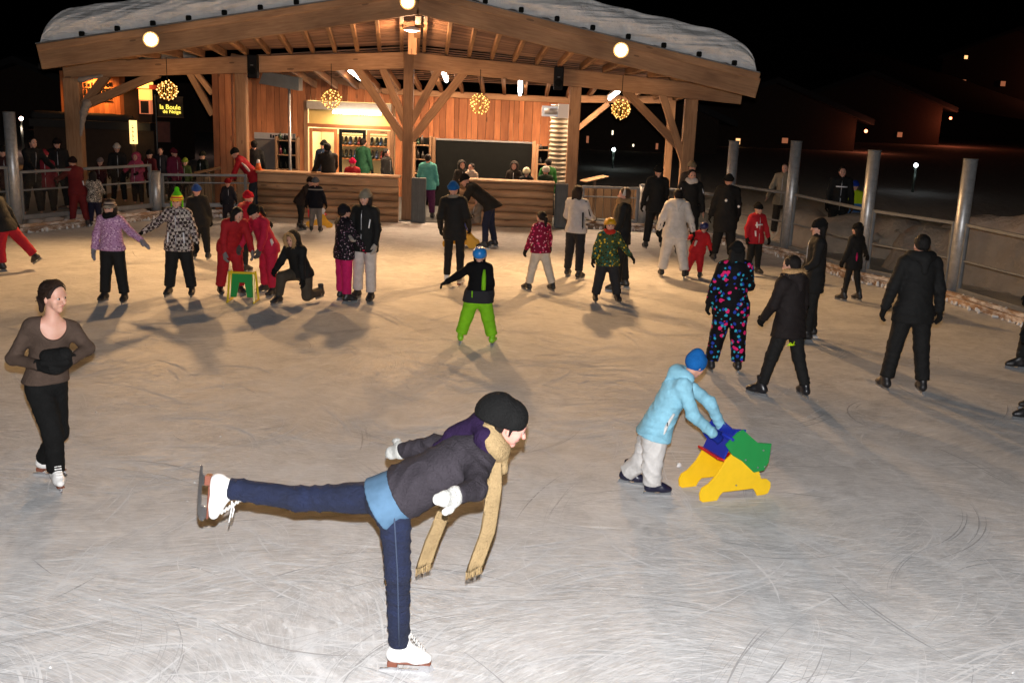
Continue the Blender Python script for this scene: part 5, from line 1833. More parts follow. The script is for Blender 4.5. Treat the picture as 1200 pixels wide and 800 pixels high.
# ------------------------------------------------------------------ the woman in the brown top on the left
def brown_top():
    base = ground(64, 570)
    Y0 = base.y
    q = lambda x, y, d=0.0: at(x, y, Y0 + d) - base
    j = pose(1.66, 38, 6, 0, ((22, 3, 34), (10, 3, 30)), look=(34, 4))
    dz = q(52, 445)
    sh = Vector((dz.x - j['pelvis'].x, 0.0, 0))
    for k in ('pelvis', 'chest', 'neck', 'head', 'sho0', 'sho1', 'hip0', 'hip1'):
        j[k] = j[k] + sh * 0.9
    for k in ('knee0', 'knee1'):
        j[k] = j[k] + sh * 0.35
    j['neck'] = q(62, 376, 0.0)
    j['TU'] = (j['neck'] - j['pelvis']).normalized()
    j['chest'] = j['pelvis'].lerp(j['neck'], 0.7)
    j['TL'] = Vector((0.86, 0.5, 0)).normalized()
    j['TL'] = (j['TL'] - j['TU'] * j['TL'].dot(j['TU'])).normalized()
    j['TF'] = j['TL'].cross(j['TU'])
    j['sho0'] = j['neck'] + j['TL'] * 0.155 - j['TU'] * 0.06
    j['sho1'] = j['neck'] - j['TL'] * 0.155 - j['TU'] * 0.06
    j['elb0'], j['wri0'] = q(103, 408, 0.05), q(80, 424, -0.20)
    j['elb1'], j['wri1'] = q(15, 420, -0.08), q(50, 429, -0.26)
    j['head'] = q(63, 348, -0.02)
    j['pelvis'] = q(54, 446, 0.04)
    j['hip1'], j['knee1'], j['ank1'] = q(46, 456, -0.02), q(62, 508, -0.10), q(66, 556, -0.02)
    j['hip0'], j['knee0'], j['ank0'] = q(63, 454, 0.10), q(68, 506, 0.06), q(52, 541, 0.24)
    j['ank1'].z = 0.150; j['ank0'].z = 0.150
    j['toe1'] = Vector((0.55, -0.83, 0)).normalized(); j['toe0'] = Vector((1, -0.2, 0)).normalized()
    j['hs'] *= 1.06
    j['hf'] = Vector((0.93, -0.36, -0.08)).normalized()
    j['hu'] = Vector((0.06, -0.03, 1))
    j['hu'] = (j['hu'] - j['hf'] * j['hu'].dot(j['hf'])).normalized()
    f = Figure('woman in brown scoop neck top holding black gloves, at the left edge', base, j, 'skaters on the ice', 0.0095)
    f.body(bare_chest=True, fine=0.0075)
    f.face()
    top = j['neck'] + j['TF'] * 0.10
    f.loose = 1.18
    f.jacket(fabric('#5a4b42', 'knit'), 0.0, 0.95, 0.004, False, 'top',
             (top + j['TU'] * 0.14, top - j['TU'] * 0.03, 0.098, j['TF'], 0.45), 0.9, flare=1.02, level=0.9, armk=0.86)
    f.trousers(fabric('#111116', 'fleece'), 1.18, 0.006, 0.03, taper=0.98)
    f.hair('#2e1d14', 'tied')
    # single locks combed back from the forehead to the knot
    r = random.Random(8)
    V, F = [], []
    for k in range(150):
        a = r.uniform(-1.5, 1.5)
        up_ = r.uniform(0.0, 1.0)
        p0 = (0.052 * math.cos(a), 0.088 * math.sin(a), 0.108 - 0.055 * abs(a) ** 1.5)
        p3 = (-0.118 + r.gauss(0, 0.01), r.gauss(0, 0.02), -0.03 + r.gauss(0, 0.02))
        pts = []
        for q_ in range(7):
            f_ = q_ / 6
            x = p0[0] + (p3[0] - p0[0]) * f_
            y = p0[1] + (p3[1] - p0[1]) * f_ ** 1.3
            z = p0[2] + (p3[2] - p0[2]) * f_ ** 1.5
            c = Vector((x + 0.014, y, z - 0.036))
            rr = 0.101 + r.uniform(-0.001, 0.0035)
            if f_ < 0.8:
                c = c.normalized() * rr
            pts.append(f.hp(c.x - 0.014, c.y * 0.97, c.z + 0.036))
        b = len(V)
        for i_, p in enumerate(pts):
            w_ = f.hd(0, math.cos(a * 0.6), -math.sin(a * 0.6)) * 0.0035
            V += [p - w_, p + w_]
            if i_:
                F.append((b + 2 * i_ - 2, b + 2 * i_ - 1, b + 2 * i_ + 1, b + 2 * i_))
    tag(put('hair_strands', mesh_from(V, F, True), f.t, f.mw, hair_mat('#3a261a')), kind='stuff')
    f.skates('figure')
    blk = fabric('#0c0c0d', 'fleece')
    f.gloves(blk, 'glove', (0, 1), {0: Vector((0, 0, 1)), 1: Vector((0, 0, 1))})
    t = thing('folded_hat', base + q(66, 415, -0.3), 'black knitted hat held at the waist by the woman in brown', 'hat')
    c = q(66, 417, -0.30)
    s = Solid(0.006, 2, 3).limb(c + Vector((-0.085, 0.02, -0.01)), c + Vector((0.07, -0.01, 0.02)), 0.052, 0.058, blend=0.04).limb(c + Vector((-0.06, 0, -0.05)), c + Vector((0.05, 0, -0.04)), 0.05, 0.05, blend=0.03)
    put('crown', s.mesh(0.009), t, f.mw, blk)
    s = Solid(0.004, 2, 5).limb(c + Vector((-0.09, -0.03, -0.05)), c + Vector((0.09, -0.03, -0.035)), 0.03, 0.03, blend=0.02)
    put('turned_brim', s.mesh(0.009), t, f.mw, blk)
brown_top()

# ------------------------------------------------------------------ the child in light blue pushing the sledge
def blue_child():
    base = ground(768, 580)
    Y0 = base.y
    q = lambda x, y, d=0.0: at(x, y, Y0 + d) - base
    j = pose(1.26, 95, 20, 0, ((8, 4, 20), (6, 4, 8)), look=(8, 20))
    j['pelvis'] = q(765, 508, 0.06)
    j['neck'] = q(800, 441, 0.06)
    j['TU'] = (j['neck'] - j['pelvis']).normalized()
    j['TL'] = Vector((-0.1, 1, 0)).normalized()
    j['TL'] = (j['TL'] - j['TU'] * j['TL'].dot(j['TU'])).normalized()
    j['TF'] = j['TL'].cross(j['TU'])
    j['chest'] = j['pelvis'].lerp(j['neck'], 0.7)
    j['hip1'], j['knee1'], j['ank1'] = q(768, 515, -0.02), q(764, 547, -0.04), q(764, 573, -0.01)
    j['hip0'], j['knee0'], j['ank0'] = q(762, 512, 0.13), q(752, 540, 0.15), q(735, 553, 0.24)
    j['ank1'].z = 0.112; j['ank0'].z = 0.112
    j['toe1'] = Vector((1, 0.03, 0)).normalized(); j['toe0'] = Vector((0.95, -0.3, 0)).normalized()
    j['sho1'] = j['neck'] - j['TL'] * 0.125 - j['TU'] * 0.045
    j['sho0'] = j['neck'] + j['TL'] * 0.125 - j['TU'] * 0.045
    j['elb1'], j['wri1'] = q(812, 486, -0.14), q(836, 508, -0.05)
    j['elb0'], j['wri0'] = q(832, 472, 0.2), q(848, 506, 0.24)
    j['head'] = q(815, 428, 0.06)
    j['hf'] = Vector((0.72, 0.55, -0.42)).normalized()
    hu = Vector((0.3, 0.2, 0.93))
    j['hu'] = (hu - j['hf'] * hu.dot(j['hf'])).normalized()
    f = Figure('child in light blue jacket and white trousers pushing a plastic sledge', base, j, 'skaters on the ice', 0.0095, 1.12)
    f.body(fine=0.009)
    f.face()
    blue = fabric('#8ec6dc')
    f.loose = 1.42
    f.trousers(fabric('#d6d3d0'), 1.42, 0.014, 0.03, taper=1.25)
    f.jacket(blue, 0.015, 1.12, 0.014, True, flare=1.07, level=0.5, armk=0.88)
    f.hood_down(blue, 0.07)
    f.hat(fabric('#1565ae', 'knit'), None, 0.01, -0.045, cuff=False)
    f.skates('hockey', fabric('#121a33', 'plastic'))
    f.gloves(fabric('#15308f', 'fleece'), 'glove', (0, 1), {0: Vector((0, 0, 1)), 1: Vector((0, 0, 1))})
    # white panel down the side of the jacket
    s = f.s
    side = -j['TL']
    pts = [j['pelvis'] + j['TU'] * u * s + side * ((0.158 * s) * 1.16 + 0.012) + j['TF'] * x for u, x in ((-0.10, 0.045), (0.06, 0.03), (0.20, 0.02), (0.36, 0.03))]
    f.patch('side_panel', pts, [0.034, 0.03, 0.028, 0.02], fabric('#dcdcda'), (1.0, 0.55))
    put('zip_pull', box_mesh(0.008, 0.008, 0.03, 0), f.t, Matrix.Translation(base + q(782, 497, -0.15)), MAT['black'])
blue_child()

# ------------------------------------------------------------------ push sledges
def sledge(base, yaw, label, scale=1.0, colors=('#f2c40f', '#0f8a43', '#1d2f9c', '#c4161c'), full=True):
    t = thing('push_sledge', base, label, 'sledge', 'plastic push sledges on the ice')
    rot = Matrix.Translation(Vector(base)) @ Matrix.Rotation(yaw, 4, 'Z') @ Matrix.Scale(scale, 4)
    Yl, G, B, Rd = [fabric(c, 'plastic') for c in colors]
    def foot(cx, r, n=7, a0=200, a1=-20):
        return [(cx + r * math.cos(R(a0 + (a1 - a0) * k / n)), r + r * math.sin(R(a0 + (a1 - a0) * k / n))) for k in range(n + 1)]
    # side board: two rounded feet under a waisted panel, seen from the side (x along the travel direction)
    out = [(-0.35, 0.02), (-0.36, 0.08), (-0.34, 0.13), (-0.28, 0.16), (-0.2, 0.24), (-0.13, 0.36), (-0.06, 0.42), (0.16, 0.28), (0.2, 0.26), (0.245, 0.15), (0.30, 0.145), (0.345, 0.11), (0.35, 0.06), (0.33, 0.01), (0.29, 0.0),
           (0.22, 0.0), (0.19, 0.05), (0.17, 0.07), (-0.13, 0.07), (-0.16, 0.04), (-0.18, 0.0), (-0.32, 0.0)]
    side = prism_mesh(out, 0.02, 0.004)
    green = prism_mesh([(-0.16, 0.50), (-0.05, 0.60), (0.0, 0.62), (0.16, 0.49), (0.30, 0.47), (0.29, 0.30), (0.25, 0.235), (0.15, 0.225), (0.02, 0.34), (-0.08, 0.40)], 0.016, 0.003)
    for y, m in ((-0.17, G), (0.17, B)):
        b = put('side_board', side, t, rot @ Matrix.Translation((0, y, 0)), Yl)
        put('grip_board', green, t, rot @ Matrix.Translation((0, y * 1.12, 0)), m)
        for x, z in ((0.18, 0.27), (0.25, 0.27), (0.05, 0.35), (0.22, 0.42), (-0.02, 0.13)):
            put('screw', tube_mesh([(x, 0, z), (x, 0.006 * (1 if y > 0 else -1), z)], 0.008, 8), b, rot @ Matrix.Translation((0, y * 1.12 + (0.008 if y > 0 else -0.008), 0)), MAT['zip'])
    put('seat', box_mesh(0.26, 0.32, 0.02, 0.004), t, rot @ Matrix.Translation((-0.08, 0, 0.33)) @ Matrix.Rotation(R(20), 4, 'Y'), Rd)
    put('front_panel', prism_mesh([(-0.16, 0.0), (0.16, 0.0), (0.13, 0.26), (-0.13, 0.26)], 0.018, 0.003), t,
        rot @ Matrix.Translation((0.10, 0, 0.08)) @ Matrix.Rotation(R(90), 4, 'Z') @ Matrix.Rotation(R(-14), 4, 'X'), Rd)
    put('back_panel', prism_mesh([(-0.16, 0.0), (0.16, 0.0), (0.16, 0.26), (-0.16, 0.26)], 0.018, 0.003), t,
        rot @ Matrix.Translation((-0.14, 0, 0.36)) @ Matrix.Rotation(R(90), 4, 'Z') @ Matrix.Rotation(R(24), 4, 'X'), B)
    put('handle_bar', tube_mesh([(-0.10, -0.21, 0.545), (-0.10, 0.21, 0.545)], 0.014, 10), t, rot, B)
    return t
sledge(ground(852, 582) + Vector((0, 0.14, 0)), R(22), 'yellow, green and blue plastic push sledge held by the child in light blue')
sledge(ground(540, 289), R(176), 'yellow sledge with blue seat pushed by the bending man', 1.05, ('#e0a81c', '#1d3fae', '#1d3fae', '#1d3fae'))
sledge(ground(374, 266), R(200), 'small yellow and red sledge beside the far counter', 0.8, ('#e6a91b', '#c4161c', '#d8d4d0', '#c4161c'))
# folding frame used as a walker by the girls in red
def walker():
    b = ground(285, 353)
    t = thing('skating_walker', b, 'small yellow frame with a green panel between the girls in red', 'walker')
    rot = Matrix.Translation(b)
    Yl, G = fabric('#d9c02a', 'plastic'), fabric('#0d8a3c', 'plastic')
    for x in (-0.2, 0.2):
        for y, dx in ((-0.14, 0.01), (0.14, 0.0)):
            bar('leg', b + Vector((x, y, 0)), b + Vector((x * 0.9, y * 0.4, 0.46)), 0.03, 0.03, Yl, t)
        bar('runner', b + Vector((x, -0.17, 0.015)), b + Vector((x, 0.17, 0.015)), 0.03, 0.03, Yl, t)
    bar('top_bar', b + Vector((-0.2, -0.06, 0.45)), b + Vector((0.2, -0.06, 0.45)), 0.05, 0.03, Yl, t)
    put('panel', prism_mesh([(-0.17, 0.08), (-0.08, 0.08), (-0.04, 0.3), (0.04, 0.3), (0.08, 0.08), (0.17, 0.08), (0.15, 0.43), (-0.15, 0.43)], 0.014, 0.003), t, rot @ Matrix.Translation((0, -0.09, 0)) @ Matrix.Rotation(R(-9), 4, 'X'), G)
walker()

# ------------------------------------------------------------------ the other skaters
BLK = '#161618'
g = person('child in lime trousers and blue helmet seen from behind', (558, 403), 297, 176, banded([(0.0, '#2a2a2e'), (0.30, '#0d0d0f')], 'nylon'), '#7fc41c', headx=555,
           legs=((0, 16, 0), (0, 14, 0)), arms=((10, 52, 12, 58), (0, 12, 10, 2)), helmet='#1878c4', loose=1.5, bulk=1.14, taper=1.2, skates='hockey', boot=fabric('#7fc41c', 'plastic'))
# lime stripe and pocket on his jacket
g.patch('lime_panel', [g.on_back(u, -0.11, f_) for u, f_ in ((0.13, -0.165), (0.25, -0.162), (0.38, -0.158), (0.5, -0.122))], [0.06, 0.065, 0.06, 0.035], fabric('#7fc41c'), (1.0, 0.5))
g.patch('lime_pocket', [g.on_back(u, 0.1, -0.185) for u in (-0.02, 0.1)], 0.026, fabric('#7fc41c'), (1.0, 0.4))

g = person('child in a black suit with pink and blue flowers, seen from behind', (848, 436), 283, 185, patterned('#0b0b10', ['#e0246e', '#2440a8', '#2fa3c2'], 10, 0.27),
           patterned('#0b0b10', ['#e0246e', '#2440a8', '#2fa3c2'], 10, 0.27), headx=846, H=1.52, legs=((0, 9, 0), (2, 5, 4)), arms=((6, 16, 12, 10), (16, 16, 70, -30)),
           hat='#0c0c0e', hair=('#0d0a09', 'long'), loose=1.35, bulk=1.12, taper=1.15, length=0.14)
g = person('skater in dark brown parka with fur trimmed hood and dark hockey skates', (917, 465), 302, 214, '#241d18', '#17171a', headx=930, H=1.56, legs=((12, 10, 4, 20), (-8, 9, 8, 20)), arms=((8, 16, 40, -6), (2, 16, 10, 8)),
           lean=3, hair=('#1d1512', 'short'), hood='down', fur='#e0b27c', bulk=1.08, loose=1.05, length=0.16, boot=fabric('#1d1f24', 'plastic'), look=(20, 12))
g.patch('neon_print', [g.on_back(-0.24, l, f_) for l, f_ in ((0.02, -0.118), (0.06, -0.115), (0.10, -0.10))], 0.009, plain('neon_yellow', '#c8f000', 0.6))
g.patch('neon_print', [g.on_back(u, l, f_) for u, l, f_ in ((-0.2, 0.03, -0.122), (-0.24, 0.06, -0.118), (-0.21, 0.09, -0.112), (-0.25, 0.12, -0.09))], 0.007, plain('neon_yellow', '#c8f000', 0.6))
g = person('woman in black coat and round black hat behind the parka skater', (948, 398), 262, 265, '#0d0d0f', '#0d0d0f', headx=942, H=1.62, hat='#0a0a0b', hair=('#130e0c', 'long'), length=0.22,
           arms=((10, 12, 50, -10), (10, 12, 20, 6)), faced=True)
g = person('man in black jacket and black trousers walking away near the right fence', (1058, 459), 266, 184, '#0e0e10', '#131316', headx=1060, H=1.80, legs=((5, 7, 4), (-2, 6, 6)),
           arms=((4, 17, 12, 10), (-2, 17, 8, 12)), hair=('#120e0c', 'short'), bulk=1.06, loose=1.14, taper=1.1, length=0.14, look=(-6, 8), hood='down')
g = person('girl in black with a pink patch gliding by the right fence', (997, 353), 268, 215, '#101012', '#121214', headx=1000, legs=((6, 5, 4), (-6, 5, 6)), arms=((5, 14, 20, 6), (10, 38, 12, 46)), hair=('#120d0b', 'long'),
           bulk=1.08, length=0.2, loose=0.95, hat='#0d0d0f')
g.patch('pink_patch', [g.on_back(u, 0.10, -0.125) for u in (0.02, 0.12, 0.22)], [0.03, 0.05, 0.02], fabric('#c01a5c'), (1, 0.4))
g = person('boy in red jacket with bright reflective stripes', (881, 322), 243, 20, '#b0202c', '#101013', headx=880, legs=((-4, 7, 2), (10, 7, 12)), arms=((4, 22, 20, 10), (0, 20, 16, 6)), hat='#0e0e10', faced=True, bulk=1.12, loose=1.15)
for u, l in ((0.42, -0.10), (0.20, -0.12)):
    g.patch('reflective_strip', [g.on_back(u, l, 0.155), g.on_back(u - 0.14, l + 0.02, 0.16)], 0.035, MAT['reflector'], (1, 0.45))
g.patch('reflective_strip', [g.on_back(0.34, -0.12, 0.15), g.on_back(0.36, 0.06, 0.16)], 0.028, MAT['reflector'], (1, 0.5))
g = person('person in long black coat with small reflectors seen from behind', (846, 307), 213, 176, '#0a0a0c', '#0b0b0d', headx=846, H=1.68, hat='#09090a', length=0.32, bulk=1.16, arms=((4, 16, 12, 12), (8, 14, 20, 6)))
for u, l in ((0.33, 0.04), (0.22, -0.22)):
    put('reflector', EYE, g.t, Matrix.Translation(g.loc + g.on_back(u, l, -0.17)) @ Matrix.Scale(2.2, 4), MAT['reflector'])
g = person('skater in white ski suit with grey sleeves seen from behind', (788, 326), 222, 178, '#cfcac6', '#d0ccc8', headx=787, H=1.55, legs=((6, 8, 2), (-12, 9, 6)), arms=((8, 22, 18, 12), (2, 24, 10, 18)), hair=('#100d0c', 'short'),
           bulk=1.15, loose=1.35, taper=1.15, hood='down', boot=None)
for i in (0, 1):
    a, b = g.j['elb%d' % i], g.j['wri%d' % i]
    g.patch('grey_sleeve', [a.lerp(b, 0.1), a.lerp(b, 0.5), a.lerp(b, 0.95)], [0.064, 0.06, 0.054], fabric('#6d6a68'))
g = person('small child in red suit and dark blue helmet leaning left', (812, 326), 259, 165, '#b01426', '#b01426', headx=815, H=0.92, tilt=-14, legs=((0, 14, 4), (-4, 4, 8)), arms=((30, 50, 40, 60), (10, 20, 20, 10)), helmet='#1a2454', bulk=1.2, loose=1.4)
g.patch('white_patch', [g.on_back(0.1, 0.13, -0.12), g.on_back(0.3, 0.12, -0.13)], 0.05, fabric('#cfc4bc'), (1, 0.4))
g = person('person in dark clothes and dark hat to the left of the white ski suit', (766, 292), 208, 185, '#131317', '#0f0f12', headx=768, H=1.7, legs=((2, 5, 2), (-4, 6, 4)), hat='#111114', boot=None, arms=((4, 16, 14, 8), (12, 10, 30, 4)))
g = person('person in black jacket with white collar facing the camera', (803, 300), 209, 8, '#111114', '#0f0f12', headx=809, H=1.72, hair=('#16100d', 'short'), scarf='#d8d2cc', faced=True, gloves=None)
for sd in (-1, 1):
    g.patch('white_piping', [g.on_back(0.5, sd * 0.2, 0.05), g.on_back(0.36, sd * 0.255, 0.07)], 0.012, MAT['reflector'])
g = person('person in beige cap and dull jacket behind the black coat', None, 0, 10, '#4a4038', '#1a1a1c', loc=(3.95, 24.4, 0), H=1.72, hat='#8a7a62', faced=True, gloves=None, hair=('#2a1d14', 'short'))
g = person('woman in white jacket and dark trousers with long brown hair', (671, 326), 228, 150, '#b9b5b4', '#232327', headx=678, H=1.58, legs=((6, 6, 2), (-7, 6, 6)), arms=((10, 14, 55, -6), (25, 12, 75, -8)), hair=('#2b1c14', 'long'), length=0.06, loose=1.2)
g.patch('black_stripe', [g.on_back(u, -0.17, f_) for u, f_ in ((-0.04, -0.06), (0.16, -0.07), (0.34, -0.08))], [0.03, 0.025, 0.03], fabric('#17171a'), (1, 0.6))
g.patch('black_stripe', [g.j['sho1'] + Vector((0, -0.06, 0.05)), g.j['elb1'] + Vector((0, -0.06, 0.01))], 0.014, fabric('#17171a'))
g = person('woman in black jacket with long beige scarf and white ear warmer', (727, 340), 228, 262, '#0f0f12', '#121215', headx=729, H=1.66, arms=((10, 12, 30, 6), (14, 12, 40, 4)), hair=('#4a3524', 'short'), scarf='#9a7c5a', faced=True, legs=((4, 5, 2), (-5, 5, 4)), gloves=None)
g.patch('scarf_end', [g.on_back(u, -0.06, f_) for u, f_ in ((0.58, 0.10), (0.4, 0.165), (0.22, 0.17))], [0.05, 0.05, 0.045], fabric('#9a7c5a', 'knit'), (1, 0.5))
g.patch('ear_warmer', [g.hp(0.0, 0.088, 0.0), g.hp(-0.01, 0.07, 0.09), g.hp(-0.01, 0, 0.125), g.hp(-0.01, -0.07, 0.09), g.hp(0.0, -0.088, 0.0)], [0.035, 0.016, 0.014, 0.016, 0.035], fabric('#cfc6bc', 'fleece'))
g = person('child in yellow and green patterned jacket with goggles', (710, 354), 262, 8, patterned('#3c4a2c', ['#c9a82a', '#1f6a66', '#14201c'], 16, 0.3), '#2c2c2f', headx=709, legs=((0, 12, 0), (0, 10, 0)), arms=((6, 34, 14, 40), (4, 22, 12, 14)),
           helmet='#c9931c', goggles='#101014', faced=True, bulk=1.15, loose=1.35, taper=1.2, scarf='#c23a2c')
g = person('girl in pink floral jacket and white trousers turning away', (633, 342), 253, 215, patterned('#7c1030', ['#d8406e', '#e8a8b8'], 15, 0.26), '#cfc4b4', headx=632, legs=((12, 6, 2), (-20, 6, 2)), arms=((10, 18, 20, 10), (14, 26, 22, 20)),
           hair=('#1d1210', 'ponytail'), loose=1.25, bulk=1.08, taper=1.15, length=0.06)
g = person('man in dark vest and jeans bending over the blue sledge', (574, 291), 0, 266, '#17171b', denim(), H=1.68, lean=52, legs=((10, 4, 12), (-4, 5, 8)), arms=((28, 8, 34, 4), (24, 8, 30, 4)), hat='#121214', look=(0, 28), loose=1.05, faced=True)
g = person('small child in pale hood sitting in the blue sledge', None, 0, 290, '#8a7a6a', '#7a6a60', loc=ground(541, 289) + Vector((0.05, 0.05, 0.22)), H=0.85, legs=((75, 8, 60), (75, 8, 60)), lean=-8, hood='up', skates=None, arms=((30, 16, 60, 6), (30, 16, 60, 6)), bulk=1.2, faced=True, group=None)
g = person('skater all in black with blue hat and white skates', (531, 334), 214, 172, '#0c0c0e', '#0d0d0f', headx=523, H=1.64, tilt=4, legs=((2, 2, 4), (-8, 4, 8)), arms=((4, 14, 30, 2), (6, 16, 40, 2)), hat='#145a9c', skates='figure', length=0.16, loose=1.0)
g.patch('pale_collar', [g.j['neck'] + g.j['TU'] * 0.03 + (g.j['TF'] * math.cos(a) + g.j['TL'] * math.sin(a)) * 0.085 for a in np.linspace(1.2, 5.0, 9)], 0.03, fabric('#8c8478', 'knit'))
g = person('person in teal jacket and purple trousers at the counter gap', (500, 256), 187, 175, '#4f9a96', '#4a1a44', headx=502, H=1.5, hair=('#1d120e', 'short'), loose=1.3, bulk=1.1, arms=((4, 14, 12, 8), (4, 14, 12, 8)))
g = person('girl in black jacket, white trousers and grey knit hat', (427, 352), 222, 340, '#101013', '#cbc3be', headx=425, H=1.62, legs=((4, 3, 2), (-2, 5, 4)), arms=((8, 14, 20, 2), (18, 14, 55, -30)), hat='#8f8676', hair=('#2a1b13', 'curtain'), faced=True, loose=1.25, gloves='#b8b0a8', taper=1.1)
g.patch('reflective_strip', [g.on_back(0.40, 0.16, 0.14), g.on_back(0.26, 0.15, 0.165)], 0.022, MAT['reflector'], (1, 0.5))
g = person('child in dark dotted jacket and hot pink trousers', (403, 353), 246, 130, patterned('#17141a', ['#b8a4b0', '#7a4a68'], 26, 0.22), '#c21a62', headx=405, legs=((3, 6, 0), (-3, 6, 0)), arms=((6, 12, 24, 4), (26, 12, 40, 6)), hat='#232026', hair=('#1a1210', 'short'),
           gloves='#c21a44', gk='mitten', bulk=1.1, loose=1.25, taper=1.15, faced=True)
# kneeling child
g = person('child with fur hood kneeling on one knee on the ice', (352, 354), 0, 335, '#121214', '#4a4238', H=1.36, lean=24, legs=((4, 6, 100), (88, 10, 88)), arms=((24, 12, 4, 10), (20, 20, 60, -10)), hood='up', fur='#c09a6a', faced=True, bulk=1.12, loose=1.25, look=(0, 10), length=0.06)
# girls in red
g = person('girl in red suit with long dark hair bending over the push frame', (270, 345), 0, 35, '#a31226', '#a31226', H=1.40, lean=34, legs=((6, 6, 10), (0, 7, 6)), arms=((16, 14, 20, 4), (14, 14, 18, 4)), hair=('#17100e', 'curtain'), faced=True, bulk=1.1, loose=1.3, look=(20, 26), gloves='#8a8484', taper=1.15)
g = person('girl in crimson suit with dark ponytail leaning on the push frame', (316, 345), 0, 322, '#b3163c', '#b3163c', H=1.38, lean=24, legs=((8, 8, 8), (-4, 8, 4)), arms=((20, 14, 26, 4), (24, 14, 30, 4)), hair=('#120c0b', 'ponytail'), bulk=1.1, loose=1.3, look=(-10, 30), gloves='#55504e', taper=1.15, faced=True, hat='#120f10')
g.patch('white_panel', [g.on_back(u, 0.17, f_) for u, f_ in ((-0.02, 0.02), (0.1, 0.0), (0.18, 0.0))], [0.06, 0.07, 0.05], fabric('#d0c2bc'), (1, 0.45))
g = person('person in red jacket reaching forward behind the two girls in red', (283, 318), 0, 150, '#b0162e', '#15131a', H=1.3, lean=22, hat='#b0162e', arms=((30, 20, 60, 10), (30, 20, 60, 10)), bulk=1.1)
# far skaters in front of the left counter
g = person('child in brown jacket bending over the small sledge', (352, 268), 0, 65, '#2a211c', '#111114', H=1.15, lean=38, legs=((-10, 5, 6), (16, 6, 12)), arms=((20, 12, 30, 6), (20, 12, 30, 6)), hat='#2a2420', bulk=1.15)
g = person('child in navy jacket and grey trousers seen from behind', (370, 272), 214, 182, banded([(0.0, '#10131c'), (0.78, '#7c7a78'), (0.83, '#10131c')], 'nylon'), '#75706c', headx=371, hat='#5a6068', bulk=1.15, loose=1.2, arms=((6, 22, 16, 14), (6, 22, 16, 14)))
g = person('tall person in black leaning on the left counter', (386, 256), 0, 205, '#0d0d10', '#0c0c0f', H=1.74, lean=14, hair=('#100c0a', 'short'), arms=((30, 16, 50, 10), (40, 14, 60, 6)), length=0.2)
g = person('child in red jacket with bright pink headgear at the left counter', (413, 254), 0, 200, '#a0142a', '#141418', H=1.32, hat='#e0245c', bulk=1.1, arms=((10, 16, 20, 10), (20, 16, 50, 6)))
g = person('adult in red and white jacket bending over the small child by the fence', (300, 252), 0, 275, '#a8182a', '#2a3038', H=1.68, lean=42, legs=((8, 5, 10), (-2, 5, 6)), arms=((20, 14, 26, 6), (20, 14, 26, 6)), hat='#0e0e10', faced=True, look=(0, 24))
g.patch('white_panel', [g.on_back(u, 0.17, f_) for u, f_ in ((0.16, -0.02), (0.3, -0.03), (0.44, -0.02))], [0.05, 0.06, 0.04], fabric('#d8ccc8'), (1, 0.5))
g = person('small child in dark suit and red hat held by the bending adult', (268, 262), 0, 20, '#1c1c26', '#221c26', H=0.88, hat='#8a1424', faced=True, bulk=1.2, loose=1.4, arms=((20, 22, 30, 10), (20, 22, 30, 10)))
# pair holding hands
g = person('child in checked jacket and striped bobble hat holding hands', (212, 347), 232, 2, patterned('#b4aaa2', ['#352c2a', '#74666a'], 22, 0.34, 'check'), '#121214', headx=210, legs=((0, 8, 0), (0, 7, 0)), arms=((6, 20, 14, 16), (12, 46, 18, 54)),
           hat=banded([(0.0, '#d8641c'), (0.22, '#d8d032'), (0.34, '#c8403c'), (0.46, '#e8c832'), (0.58, '#58b81c')]), pompom='#58c81c', flaps='#6cc81c', tall=0.03, faced=True, bulk=1.12, loose=1.3, taper=1.15, gloves='#1c1a1c')
for sd in (-1, 1):
    g.patch('reflective_strip', [g.on_back(0.2, sd * 0.13, 0.15), g.on_back(0.02, sd * 0.145, 0.16)], 0.017, MAT['reflector'], (1, 0.6))
g = person('child in lilac printed jacket and striped hat holding hands', (135, 354), 241, 355, patterned('#b084a8', ['#d8b4cc', '#86587c'], 28, 0.34), '#101014', headx=137, legs=((0, 7, 0), (0, 6, 0)), arms=((12, 48, 18, 56), (6, 20, 10, 8)),
           hat=banded([(0.0, '#3a2e2a'), (0.2, '#a89a86'), (0.36, '#3a2e2a'), (0.52, '#a08c7c'), (0.7, '#3a2e2a')]), faced=True, bulk=1.1, loose=1.25, taper=1.2, hair=('#2a1c14', 'curtain'), scarf='#0d0d0f', length=0.02, gloves='#8a8890', gk='mitten')
g = person('child in black with a blue hat behind the checked jacket', (236, 304), 217, 190, '#0c0c0f', '#0d0d10', headx=222, H=1.25, hat='#2a4a8c', bulk=1.15, tilt=6, arms=((6, 18, 14, 10), (6, 18, 14, 10)))
g = person('child in black top and red trousers gliding out of the left edge', (3, 318), 0, 262, '#1a1a1e', '#a8122c', H=1.35, lean=22, legs=((8, 6, 14), (-36, 12, 0)), arms=((14, 20, 30, 10), (-28, 20, -20, 14)), helmet='#131318', bulk=1.12, loose=1.35, taper=1.15)
g = person('child in dark red suit with reflective strip leaning on the left fence', (94, 266), 0, 225, '#6a1220', '#6a1220', H=1.4, lean=20, hat='#2a1418', arms=((50, 16, 70, 6), (40, 16, 60, 6)), bulk=1.1, loose=1.25)
g.patch('reflective_strip', [g.on_back(0.02, -0.14, -0.1), g.on_back(0.2, -0.12, -0.14)], 0.025, MAT['reflector'], (1, 0.5))
g = person('child in black and white spotted jacket facing the left fence', (112, 266), 206, 182, patterned('#c8beb0', ['#121212', '#2a2622'], 22, 0.5, 'blotch'), '#1a1c34', headx=110, hair=('#120d0b', 'long'), bulk=1.1, loose=1.25, arms=((20, 16, 60, 0), (20, 16, 60, 0)))
